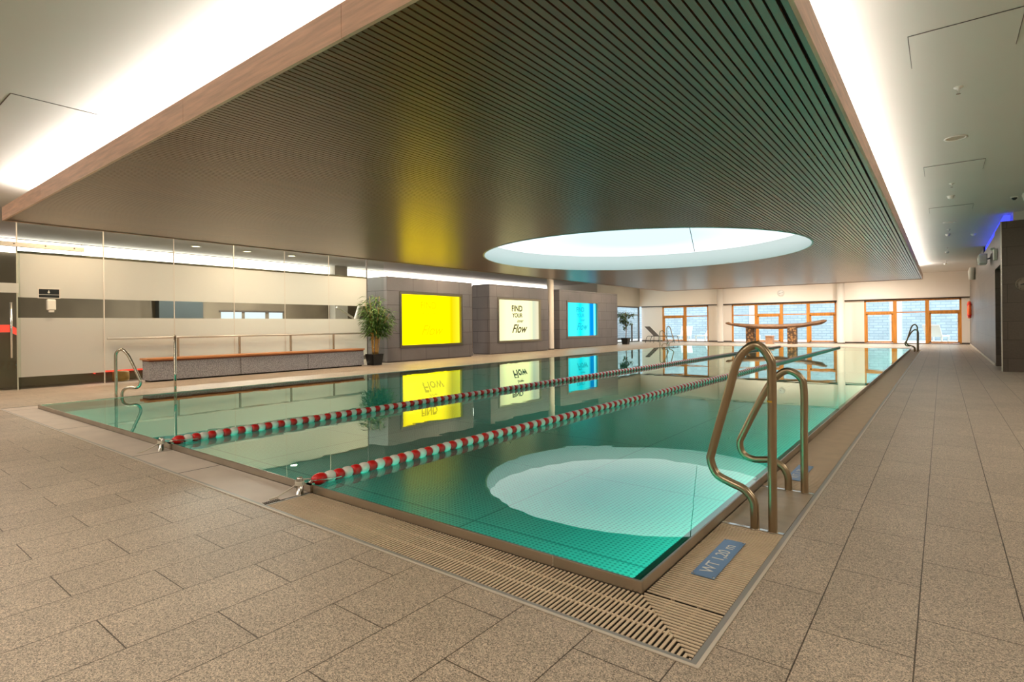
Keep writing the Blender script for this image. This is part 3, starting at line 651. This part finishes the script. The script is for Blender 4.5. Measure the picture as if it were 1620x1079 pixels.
block('white', -12.39, .80, 14.76, 18.38, 2.45, 15.19, 17.86, .387, 2.0, 'stone-clad block holding the white display, middle of the three', 'pale white illuminated display with dark lettering, in the middle block',
      [(0, (.62,.56,.34)), (.2, Wt), (.72, Wt), (.86, (.46,.50,.36)), (1, (.60,.54,.36))], 1.65, Mx['ink'], WORDS)
Cy = (.0, .42, .62); Cb = (.05, .72, .80); Cd = (0, .20, .55)
block('cyan', -12.58, .50, 19.50, 24.70, 2.48, 20.05, 22.74, .44, 2.03, 'stone-clad block holding the cyan display, farthest of the three', 'glowing cyan illuminated display in the farthest stone block',
      [(0, Cy), (.12, Cb), (.3, Cb), (.45, (0,.62,.75)), (.62, Cb), (.72, Cb), (.80, Cd), (.9, Cd), (.93, (.2,.8,1)), (1, Cy)], 1.7, Mx['ink_cyan'], WORDS)

# ================================================================== COLUMNS
def column(x, y, r, top, label):
    o = empty('column', (x, y, 0), label, 'column')
    MB().lathe((x, y, 0), [(r, .05), (r, top)], 28).build('shaft', Mx['column'], o)
    MB().lathe((x, y, 0), [(r+.001, 0), (r+.008, 0), (r+.008, .05), (r+.001, .052), (r+.001, 0)], 28).build('base_ring', Mx['dark_bar'], o)
column(-12.60, 18.85, .135, 3.09, 'round white column between the white and cyan display blocks')
column(-9.2, 29.72, .15, 3.09, 'round white column in front of the far wall, left of the driftwood table')
column(-3.72, 29.72, .15, 3.09, 'round white column in front of the far wall, right of the driftwood table')

# ================================================================== GLASS WALL ON THE LEFT
GXW = -12.26
joints = [2.30, 3.52, 4.71, 5.91, 7.10, 8.29, 9.47]
for i in range(6):
    y0, y1 = joints[i]+.008, joints[i+1]-.008
    w = empty('window_%d' % (5+i), (GXW, (y0+y1)/2, 0), kind='structure')
    MB().box(GXW-.006, GXW+.006, y0, y1, .01, 3.09).build('pane', Mx['glass'], w)
    MB().box(GXW+.0065, GXW+.0075, y0, y1, 1.56, 2.30).build('frosted_band', Mx['frost'], w)
    MB().box(GXW+.0065, GXW+.0075, y0, y1, .215 if i == 0 else .245, 1.215).build('frosted_band', Mx['frost'], w)
    MB().box(GXW-.008, GXW+.008, joints[i]-.008, joints[i]+.008, 0, 3.09).build('joint_profile', Mx['column'], w)
MB().box(GXW-.03, GXW+.006, 9.47, 10.04, 0, 3.09).build('window_11', Mx['glass'], kind='structure')
MB().box(GXW-.012, GXW+.012, 9.45, 9.48, 0, 3.09).build('trim_3', Mx['dark_bar'], kind='structure')
MB().box(GXW-.04, GXW-.01, 2.3, 9.45, 2.30, 2.345).build('trim_4', Mx['taupe'], kind='structure')
d = empty('door_1', (GXW+.07, 1.7, 0), kind='structure')
MB().box(GXW+.05, GXW+.062, .95, 2.33, .01, 2.36).build('pane', Mx['glass'], d)
MB().box(GXW+.0625, GXW+.0635, .95, 2.31, 1.63, 1.79).build('frosted_band', Mx['frost'], d)
b = MB(); b.tube([(GXW+.12, 2.20, .55), (GXW+.12, 2.20, 1.47)], .017, 12); b.tube([(GXW+.062, 2.20, .60), (GXW+.12, 2.20, .60)], .008, 8); b.tube([(GXW+.062, 2.20, 1.42), (GXW+.12, 2.20, 1.42)], .008, 8)
b.build('door_handle', Mx['bright_steel'], d)
sl = empty('sliding_door_rail', (GXW+.08, 2, 2.44), 'long pale rail of the sliding glass door, with round bolts', 'rail')
MB().box(GXW+.03, GXW+.10, .2, 3.21, 2.40, 2.475).build('rail', mat('anodised_rail', (.62, .56, .47), .4, metal=.3), sl)
for y in (1.2, 1.75, 2.25, 2.66, 3.06): MB().lathe((GXW+.10, y, 2.445), [(.011, 0), (.011, .006), (0, .008)], 10, 'x').build('bolt', Mx['dark_bar'], sl)
# sign + dispenser on the glass
s = empty('wall_sign', (GXW+.02, 2.7, 1.6), 'small black sign with a white symbol, on the frosted glass', 'sign')
MB().box(GXW+.008, GXW+.018, 2.565, 2.875, 1.553, 1.725).build('border', Mx['column'], s)
MB().box(GXW+.018, GXW+.022, 2.582, 2.858, 1.566, 1.612).build('lower_field', Mx['blackplast'], s)
s = MB().box(GXW+.018, GXW+.022, 2.582, 2.858, 1.622, 1.712).build('upper_field', Mx['blackplast'], s)
b = MB(); b.lathe((GXW+.023, 2.715, 1.655), [(.016, -.001), (.016, .001)], 14, 'x'); b.add([(GXW+.024, 2.702, 1.662), (GXW+.024, 2.728, 1.662), (GXW+.024, 2.715, 1.70)], [(0,1,2)]); b.build('symbol', Mx['white'], s)
s = empty('soap_dispenser', (GXW+.05, 2.74, 1.3), 'white disinfectant dispenser on the glass below the black sign', 'dispenser')
MB().box(GXW+.008, GXW+.10, 2.675, 2.80, 1.345, 1.535).build('body', Mx['white'], s, bevel=.02)
MB().box(GXW+.03, GXW+.09, 2.70, 2.775, 1.31, 1.345).build('nozzle', Mx['white'], s, bevel=.006)
# balustrade in front of the glass
Mx['post'] = mat('bronze_post', (.30, .24, .17), .5)
br = empty('balustrade', (-12.16, 6.5, 0), 'low railing with dark posts and a pale top rail behind the bench', 'railing')
for y in (4.74, 5.98, 7.19, 8.36): MB().box(-12.195, -12.155, y-.016, y+.016, 0, .82).build('post', Mx['post'], br)
MB().tube([(-12.175, 3.54, .835), (-12.175, 9.4, .835)], .02, 12).build('top_rail', mat('pale_rail', (.62, .60, .54), .35, metal=.5), br)

# room behind the glass
lst = empty('light_strip', (-16.56, 12, 2.9), 'long row of white luminous panels high on the wall behind glass and display blocks', 'light')
for k in range(12):
    y0 = .2+k*2.05
    (MB().box(-16.6, -16.53, y0+.015, y0+2.035, 2.765, 3.06).build('light_panel', Mx.setdefault('lp', emit('white_light_panel', (1, .93, .86), 5)), lst))
for y, l in ((6.22, 'round ceiling downlight behind the glass wall, leftmost of three'), (7.53, 'round ceiling downlight behind the glass wall, middle of three'), (8.83, 'round ceiling downlight behind the glass wall, rightmost of three')):
    o = empty('downlight', (-14.85, y, 3.08), l, 'light', 'downlights behind the glass wall')
    MB().lathe((-14.85, y, 3.07), [(.11, .02), (.12, .0), (.09, -.002), (.09, .015), (.11, .02)], 20).build('ring', Mx['white'], o)
    MB().lathe((-14.85, y, 3.072), [(.088, 0), (.088, .004)], 20).build('lamp', Mx.setdefault('warm_lamp', emit('warm_lamp', (1, .82, .5), 6)), o)
    lt = area('downlight_lamp', (-14.85, y, 3.05), (.15, .15), 130, (1, .93, .84)); lt.data.shape = 'DISK'
for k, (y0, y1) in enumerate(((7.62, 8.22), (8.32, 8.95), (9.08, 9.52))):
    o = empty('window_%d' % (12+k), (-16.55, (y0+y1)/2, 1.2), kind='structure')
    MB().box(-16.6, -16.585, y0, y1, 1.05, 1.48).build('pane', Mx.setdefault('bright_window', emit('daylight_window', (.85, .95, 1), 1.3)), o)
    MB().box(-16.6, -16.575, y0-.05, y1+.05, 1.48, 1.53).build('lintel', Mx['dark_bar'], o)
tag(MB().box(-16.5, -16.2, 11.2, 11.7, 0, 3.09).build('pillar', Mx['wall_grey']), 'grey pillar behind the glass near the bamboo plant', 'column')
tag(MB().box(-16.55, -16.3, 5.9, 7.0, 0, 2.4).build('cabinet', mat('blue_grey_front', (.045, .06, .065), .5)), 'blue-grey cabinet front behind the glass above the bench', 'cabinet')
st = empty('diagonal_strut', (-12.9, 9.6, 1.2), 'pale slanting round strut behind the glass near the bamboo', 'strut')
MB().tube([(-13.1, 9.28, 0), (-13.1, 9.95, 1.75)], .075, 16).build('post', Mx['column'], st)
MB().tube([(-13.1, 9.65, 1.25), (-13.1, 9.1, 1.55)], .03, 12).build('brace', Mx['column'], st)
lr = empty('led_stair_edge', (-13.0, 3.4, 0), 'glowing red light line along a stair edge behind the glass', 'light')
red = emit('red_led', (1, .07, .04), 1.6)
b = MB(); pts = [((-13.0, .9, 1.04)), (-13.0, 2.34, 1.04), (-13.0, 3.60, .185), (-13.0, 9.0, .185)]
b = MB()
for (p, q), hh in zip(zip(pts[:-1], pts[1:]), (.13, .10, .035)): b.bar(p, q, .03, hh)
b.build('led_band', red, lr)
b = MB(); b.box(-13.1, -13.02, 3.60, 9.0, 0, .165); b.add([(-13.02, .9, 0), (-13.02, 3.6, 0), (-13.02, 3.6, .13), (-13.02, 2.34, .95), (-13.02, .9, .95), (-13.1, .9, 0), (-13.1, 3.6, 0), (-13.1, 3.6, .13), (-13.1, 2.34, .95), (-13.1, .9, .95)], [(0,1,2,3,4), (9,8,7,6,5), (3,2,7,8), (4,3,8,9)])
b.build('stair_side', Mx['taupe'], lr)
o = empty('wooden_stump', (-12.75, 3.93, 0), 'small wooden stump behind the glass left of the bench', 'stool')
MB().lathe((-12.75, 3.93, 0), [(.13, 0), (.14, .05), (.135, .17), (.12, .185), (0, .187)], 20).build('trunk', Mx['cane'], o)

# ================================================================== BENCH
bn = empty('long_bench', (-11.97, 6.5, 0), 'long bench of grey granite blocks topped with oiled reddish wood', 'bench')
ys = [4.08, 5.80, 7.38, 8.97]
for a, c in zip(ys[:-1], ys[1:]): MB().box(-12.11, -11.76, a+.006, c-.006, .03, .385).build('granite_block', Mx['granite'], bn, bevel=.005)
MB().box(-12.08, -11.80, 4.12, 8.93, 0, .03).build('base', Mx['black'], bn)
bn = MB().box(-12.12, -11.735, 4.04, 8.985, .415, .45).build('seat', Mx['oiled'], bn, bevel=.004)
MB().box(-12.10, -11.77, 4.08, 8.965, .388, .413).build('seat_rail', mat('dark_red_wood', (.28, .085, .035), .5), bn)

# ================================================================== PLANTS
def leaf(b, p, d, L, w, droop=.25):
    d = Vector(d).normalized(); side = d.cross(Vector((0,0,1)))
    if side.length < .05: side = Vector((1,0,0))
    side.normalize(); side = (side + Vector((random.uniform(-.4,.4), random.uniform(-.4,.4), random.uniform(-.5,.5)))).normalized(); p = Vector(p)
    m = p+d*L*.45; e = p+d*L+Vector((0,0,-droop*L)); up = side.cross(d)*w*.15
    b.add([p, m-side*w/2+up, m, m+side*w/2+up, e], [(0,1,2), (0,2,3), (1,4,2), (2,4,3)])
def bamboo():
    o = empty('potted_bamboo', (-11.78, 9.32, 0), 'bushy potted bamboo in a black pot between bench and first display block', 'plant')
    x, y = -11.78, 9.32
    MB().add([(x-.13,y-.13,0),(x+.13,y-.13,0),(x+.13,y+.13,0),(x-.13,y+.13,0),(x-.17,y-.17,.29),(x+.17,y-.17,.29),(x+.17,y+.17,.29),(x-.17,y+.17,.29),(x-.15,y-.15,.27),(x+.15,y-.15,.27),(x+.15,y+.15,.27),(x-.15,y+.15,.27)],
        [(0,3,2,1),(0,1,5,4),(1,2,6,5),(2,3,7,6),(3,0,4,7),(8,9,10,11),(4,5,9,8),(5,6,10,9),(6,7,11,10),(7,4,8,11)]).build('pot', Mx['blackplast'], o)
    lf = MB()
    for k in range(16):
        a = random.uniform(0, 2*PI); r = random.uniform(.02, .1); h = random.uniform(1.2, 1.62) if k > 2 else 1.80
        p0 = Vector((x+r*math.cos(a), y+r*math.sin(a), .27)); sp = random.uniform(.12, .34) if k > 2 else .1
        p1 = p0+Vector((math.cos(a)*sp*.35, math.sin(a)*sp*.35, h*.5)); p2 = p0+Vector((math.cos(a)*sp, math.sin(a)*sp, h-.27))
        pts = smooth_path([p0, p1, p2], 5); MB().tube(pts, [.012-.0008*i for i in range(len(pts))], 7).build('cane', Mx['cane'], o)
        for j in range(125):
            t = random.uniform(.36, 1.0); q = p0.lerp(p2, t) if t > .5 else p0.lerp(p1, t*2)
            aa = random.uniform(0, 2*PI); rr = random.uniform(.0, .22)*(1.15-t*.6)
            q = q+Vector((math.cos(aa)*rr, math.sin(aa)*rr, random.uniform(-.05, .05)))
            leaf(lf, q, (math.cos(aa), math.sin(aa), random.uniform(-.5, .5)), random.uniform(.12, .22), random.uniform(.022, .04))
    lf.build('foliage', Mx['leaf'], o)
def ficus():
    x, y = -12.50, 25.42
    o = empty('potted_ficus', (x, y, 0), 'slender potted ficus tree in a black pot beyond the farthest display block', 'plant')
    b = MB(); b.add([(x-.13,y-.13,0),(x+.13,y-.13,0),(x+.13,y+.13,0),(x-.13,y+.13,0),(x-.18,y-.18,.32),(x+.18,y-.18,.32),(x+.18,y+.18,.32),(x-.18,y+.18,.32)], [(0,3,2,1),(0,1,5,4),(1,2,6,5),(2,3,7,6),(3,0,4,7),(4,5,6,7)]); b.build('pot', Mx['blackplast'], o)
    MB().tube(smooth_path([(x, y, .3), (x+.03, y, .7), (x-.02, y+.02, 1.2), (x, y, 1.6)], 4), .022, 8).build('trunk', Mx['bark'], o)
    lf = MB()
    for k in range(13):
        z = random.uniform(.65, 1.5); a = random.uniform(0, 2*PI); L = random.uniform(.2, .42)*(1.2 if z > 1 else .75)
        e = Vector((x+math.cos(a)*L, y+math.sin(a)*L, z+random.uniform(.1, .35))); MB().tube([(x, y, z), e], [.01, .004], 6).build('branch', Mx['bark'], o)
        for j in range(34):
            t = random.uniform(.35, 1.1); q = Vector((x, y, z)).lerp(e, t); aa = random.uniform(0, 2*PI)
            leaf(lf, q+Vector((random.uniform(-.09,.09), random.uniform(-.09,.09), random.uniform(-.1,.1))), (math.cos(aa), math.sin(aa), random.uniform(-.6,.5)), random.uniform(.12, .19), random.uniform(.05, .085))
    lf.build('foliage', Mx['leaf_dark'], o)
bamboo(); ficus()

# ================================================================== FAR END FURNITURE
def lounger(loc):
    o = empty('lounge_chair', loc, 'dark grey indoor lounger with raised backrest by the far left window', 'lounger')
    x, y, z = loc; fr = Mx['lounger_frame']; w = .3
    # runs along +X : head at left
    for s in (-w, w):
        MB().tube(smooth_path([(x-.62, y+s, .0), (x-.57, y+s, .2), (x-.5, y+s, .33), (x-.3, y+s, .35), (x+.85, y+s, .34), (x+.93, y+s, .31), (x+1.0, y+s, 0)], 4), .016, 8).build('side_frame', fr, o)
        MB().tube([(x-.12, y+s, .34), (x-.16, y+s, .0)], .014, 8).build('leg', fr, o)
        MB().tube([(x-.12, y+s, .36), (x-.64, y+s, .86)], .014, 8).build('backrest_frame', fr, o)
    MB().add([(x-.12,y-w,.355),(x-.12,y+w,.355),(x+.92,y+w,.345),(x+.92,y-w,.345),(x-.12,y-w,.345),(x-.12,y+w,.345),(x+.92,y+w,.335),(x+.92,y-w,.335)], [(0,1,2,3),(7,6,5,4),(0,4,5,1),(1,5,6,2),(2,6,7,3),(3,7,4,0)]).build('seat', Mx['sling'], o)
    MB().add([(x-.12,y-w,.36),(x-.12,y+w,.36),(x-.65,y+w,.87),(x-.65,y-w,.87),(x-.13,y-w,.35),(x-.13,y+w,.35),(x-.66,y+w,.86),(x-.66,y-w,.86)], [(0,1,2,3),(7,6,5,4),(0,4,5,1),(1,5,6,2),(2,6,7,3),(3,7,4,0)]).build('backrest', Mx['sling'], o)
lounger((-12.0, 28.3, 0))
o = empty('driftwood_table', (-6.5, 28.6, 0), 'long curved driftwood slab on two carved wooden posts at the far pool end', 'table')
b = MB(); prof = [(-8.62, 1.00, .03), (-8.5, .99, .07), (-8.32, .93, .055), (-8.2, .93, .075), (-7.6, .86, .10), (-6.9, .82, .115), (-6.2, .81, .12), (-5.6, .83, .115), (-5.1, .87, .10), (-4.8, .93, .10), (-4.55, .96, .10), (-4.35, 1.0, .10), (-4.2, 1.06, .07), (-4.12, 1.07, .03)]
b.tube([(x, 28.6+.05*math.sin(x*2), z) for x, z, r in prof], [r for x, z, r in prof], 14)
b.v = [(x, 28.6+(y-28.6)*2.4, z) for x, y, z in b.v]; b.build('slab', Mx['drift'], o)
Mx['mosaic'] = mat('cut_log_mosaic', (.40, .19, .06), .6)
def mosaic():
    m = Mx['mosaic']; nt = m.node_tree; N = nt.nodes; L = nt.links; tc = N.new('ShaderNodeTexCoord')
    v = N.new('ShaderNodeTexVoronoi'); v.inputs['Scale'].default_value = 9; L.new(tc.outputs['Object'], v.inputs[0]); r = N.new('ShaderNodeValToRGB'); L.new(v.outputs['Distance'], r.inputs[0])
    r.color_ramp.elements[0].position = .25; r.color_ramp.elements[0].color = (.36, .19, .07, 1); r.color_ramp.elements[1].position = .55; r.color_ramp.elements[1].color = (.07, .035, .015, 1); L.new(r.outputs[0], N['Principled BSDF'].inputs['Base Color'])
mosaic()
for x, w in ((-7.40, .20), (-5.56, .19)): MB().box(x-w, x+w, 28.45, 28.8, 0, .78).build('leg', Mx['mosaic'], o, bevel=.02)
o = empty('wooden_stool', (-6.45, 28.2, 0), 'small brown wooden cube stool between the legs of the driftwood table', 'stool')
MB().box(-6.62, -6.30, 28.1, 28.42, .0, .36).build('body', mat('tan_wood', (.52, .30, .18), .5, var=.15), o, bevel=.01)
MB().box(-6.64, -6.28, 28.08, 28.44, .36, .39).build('seat', mat('tan_wood_top', (.60, .36, .22), .5), o, bevel=.005)

# wall clocks
def clock(loc, axis, r, label, tilt=0):
    o = empty('wall_clock', loc, label, 'clock'); x, y, z = loc
    MB().lathe((x, y, z), [(r, 0), (r, -.03), (r*.93, -.036), (r*.9, -.02), (0, -.02)] , 32, 'y').build('case', Mx['column'] if axis else Mx['clock_face'], o)
    o = MB().lathe((x, y-.021, z), [(r*.9, 0), (r*.9, -.002), (0, -.002)], 32, 'y').build('dial', Mx['sign_white'] if axis else Mx['clock_face'], o)
    b = MB(); b.bar((x-.02, y-.026, z-.01), (x+r*.65, y-.026, z+r*.25), .006, .012); b.build('minute_hand', Mx['blackplast'], o)
    b = MB(); b.bar((x+.01, y-.028, z+.01), (x-r*.42, y-.028, z-r*.12), .006, .014); b.build('hour_hand', Mx['blackplast'], o)
    b = MB()
    for k in range(12):
        a = PI/6*k; b.bar((x+math.cos(a)*r*.74, y-.025, z+math.sin(a)*r*.74), (x+math.cos(a)*r*.86, y-.025, z+math.sin(a)*r*.86), .004, .006)
    b.build('hour_marks', Mx['blackplast'], o)
Mx['clock_face'] = mat('bronze_dial', (.33, .27, .21), .5)
clock((-6.33, FY-.001, 2.46), True, .17, 'round pale wall clock high on the far wall')
clock((1.24, 14.398, 1.69), False, .125, 'round dull clock on the dark stone wall at the right edge')

# right wall fittings
o = empty('lifebuoy', (.90, 27.9, 1.42), 'orange and red rescue ring hanging on the far end of the stone wall', 'lifebuoy')
b = MB(); n = 32
pts = [(.83, 27.9+.28*math.cos(2*PI*k/n), 1.42+.28*math.sin(2*PI*k/n)) for k in range(n+1)]
b.tube(pts, .062, 12, cap=False); b.build('ring', Mx['orange'], o)
for k in range(4):
    a = PI/4+k*PI/2; pp = [(.83, 27.9+.28*math.cos(a+q), 1.42+.28*math.sin(a+q)) for q in (-.2, -.1, 0, .1, .2)]; MB().tube(pp, .066, 12).build('band', Mx['red'], o)
MB().box(.86, .915, 27.85, 27.95, 1.60, 1.66).build('hook', Mx['bright_steel'], o)
def speaker(y, z, w, label):
    o = empty('wall_speaker', (.8, y, z), label, 'speaker')
    MB().box(.70, .86, y-w/2, y+w/2, z-.12, z+.12).build('housing', Mx['white'], o, bevel=.025)
    MB().tube([(.86, y, z), (.92, y, z+.03)], .015, 8).build('bracket', Mx['dark_bar'], o)
    MB().box(.69, .70, y-w/2+.05, y+w/2-.05, z-.09, z+.09).build('grille', Mx['column'], o.children[0])
speaker(17.6, 2.47, .55, 'long white wall speaker high on the stone wall')
o = empty('wall_spotlight', (.87, 15.55, 2.4), 'small pale wall lamp above the dark door in the stone wall', 'lamp')
MB().box(.86, .92, 15.35, 15.6, 2.27, 2.50).build('base', Mx['column'], o, bevel=.01)
MB().lathe((.85, 15.5, 2.50), [(.0, -.02), (.035, -.02), (.045, .03), (0, .035)], 16).build('head', Mx['white'], o)
o = empty('air_grille', (.88, 24.0, 2.7), 'white rounded fitting at the top far end of the stone wall', 'fitting')
MB().lathe((.84, 25.2, 2.62), [(0, -.2), (.10, -.18), (.12, .1), (.08, .24), (0, .25)], 18).build('housing', Mx['white'], o)
MB().box(.84, .92, 25.15, 25.25, 2.60, 2.64).build('bracket', Mx['dark_bar'], o)

# ceiling fittings right
def sprinkler(x, y, label):
    o = empty('sprinkler', (x, y, 3.09), label, 'sprinkler', 'sprinkler heads in the right ceiling')
    MB().lathe((x, y, 3.09), [(.035, 0), (.033, -.008), (.012, -.012), (.010, -.03)], 16).build('rosette', Mx['white'], o)
    b = MB(); b.bar((x-.010, y, 3.06), (x-.003, y, 3.03), .004, .004); b.bar((x+.010, y, 3.06), (x+.003, y, 3.03), .004, .004); b.build('frame', Mx['bright_steel'], o)
    MB().lathe((x, y, 3.028), [(.018, 0), (.018, .002)], 12).build('deflector', Mx['bright_steel'], o)
for y, l in ((6.39, 'sprinkler head nearest the camera in the right ceiling'), (10.79, 'sprinkler head just before the first smoke detector'), (16.16, 'sprinkler head in the middle of the right ceiling'), (20.2, 'sprinkler head far down the right ceiling'), (24.6, 'sprinkler head farthest down the right ceiling')): sprinkler(.13, y, l)
def detector(x, y, label, big=1):
    o = empty('smoke_detector', (x, y, 3.09), label, 'smoke detector', 'smoke detectors in the right ceiling')
    MB().lathe((x, y, 3.09), [(.055*big, 0), (.055*big, -.012)], 20).build('base', Mx['white'], o)
    MB().lathe((x, y, 3.078), [(.045*big, 0), (.043*big, -.02), (.02*big, -.04), (0, -.042)], 20).build('head', Mx['white'], o)
for x, y, l in ((.127, 11.87, 'white smoke detector nearest the camera'), (.12, 17.0, 'white smoke detector midway along the right ceiling'), (.13, 21.3, 'white smoke detector far along the right ceiling'), (.10, 25.6, 'white smoke detector nearest the far wall'), (.61, 17.4, 'white smoke detector close to the blue light strip')): detector(x, y, l)
def rdown(x, y, label):
    o = empty('downlight', (x, y, 3.09), label, 'light', 'recessed downlights in the right ceiling')
    MB().lathe((x, y, 3.09), [(.105, 0), (.11, -.006), (.09, -.008), (.085, -.001), (.105, 0)], 28).build('ring', Mx['white'], o)
    MB().lathe((x, y, 3.0885), [(.085, 0), (.085, .0008)], 28).build('lens', mat('dull_lens', (.45, .36, .25), .3), o)
rdown(.138, 8.14, 'round recessed downlight in the right ceiling between two hatches'); rdown(.13, 15.0, 'round recessed downlight farther down the right ceiling')
def hatch(x0, x1, y0, y1, label):
    o = empty('ceiling_hatch', ((x0+x1)/2, (y0+y1)/2, 3.09), label, 'hatch', 'access hatches in the ceiling')
    MB().box(x0, x1, y0, y1, 3.086, 3.0895).build('gap_frame', Mx['dark_bar'], o); MB().box(x0+.005, x1-.005, y0+.005, y1-.005, 3.083, 3.0865).build('panel', Mx['ceiling'], o)
hatch(-.185, .46, 5.02, 5.67, 'square ceiling hatch nearest the camera at upper right'); hatch(-.185, .46, 9.41, 10.03, 'square ceiling hatch beyond the round downlight'); hatch(-.18, .46, 12.9, 13.5, 'square ceiling hatch third from the camera')
hatch(-7.13, -6.46, 1.18, 1.82, 'square hatch in the bright ceiling at upper left'); hatch(-8.4, -7.2, .55, 1.17, 'grey ceiling flap at the far left edge')
o = empty('dome_camera', (.98, 12.65, 3.09), 'small dark security camera on the ceiling near the stone wall', 'camera')
MB().lathe((.98, 12.65, 3.09), [(.05, 0), (.05, -.02)], 18).build('base', Mx['white'], o); MB().lathe((.98, 12.65, 3.07), [(.038, 0), (.034, -.02), (.015, -.038), (0, -.04)], 18).build('dome', Mx['blackplast'], o)
o = empty('wall_lamp', (1.09, 12.6, 2.9), 'cream round lamp at the right edge under the ceiling', 'lamp')
MB().lathe((1.17, 12.4, 3.09), [(.0, 0), (.11, 0), (.12, -.04), (.10, -.12), (0, -.15)], 24).build('shade', Mx['column'], o)

# added fill lamps, out of view, that brighten the near deck
for x, y, p in ((-1.0, -1.5, 68), (-4.0, -1.5, 70), (-7.5, -1.5, 70), (2.6, 1.0, 50), (-10.8, -.5, 70), (2.6, 6.0, 75), (2.6, 10.0, 30)):
    l = area('added_ceiling_fill', (x, y, 3.05), (.9, .9), p, (1, .90, .76)); l.data.shape = 'DISK'
# added fill in the left ceiling band, brightening frosted glass and deck strip
for y in (3.0, 6.0, 9.0, 12.0, 15.5, 19.0, 22.5, 27.5):
    l = area('added_ceiling_fill', (-11.3, y, 3.06), (.3, .3), 42, (1, .76, .50)); l.data.shape = 'DISK'

for x in (-6.5, -2.5):  # added fill lamps that lift the far wall and far deck
    l = area('added_ceiling_fill', (x, 27.6, 3.06), (.3, .3), 170, (1, .90, .78)); l.data.shape = 'DISK'
# added, unseen light lines under the near and right ledges, for the teal glow
def added_light_line(x0, x1, y0, y1, power, rot, label):
    o = empty('added_underwater_light', ((x0+x1)/2, (y0+y1)/2, -.085), label, 'lamp', 'added light lines under the pool ledge')
    MB().box(x0, x1, y0, y1, -.09, -.073).build('housing', Mx['steel'], o)
    ln = max(x1-x0, y1-y0)-.1; l = area('added_pool_fill', ((x0+x1)/2, (y0+y1)/2, -.10), (ln, .02) if x1-x0 > y1-y0 else (.02, ln), power, (.95, 1, .95), rot=rot); l.data.spread = 2.6
added_light_line(PX1-.085, PX1-.065, PY0+.2, PY1-.2, 260*POOL, (0, .95, 0), 'added unseen light line under the right pool ledge')
added_light_line(PX0+.2, PX1-.2, PY0+.065, PY0+.085, 75*POOL, (.95, 0, 0), 'added unseen light line under the near pool ledge')
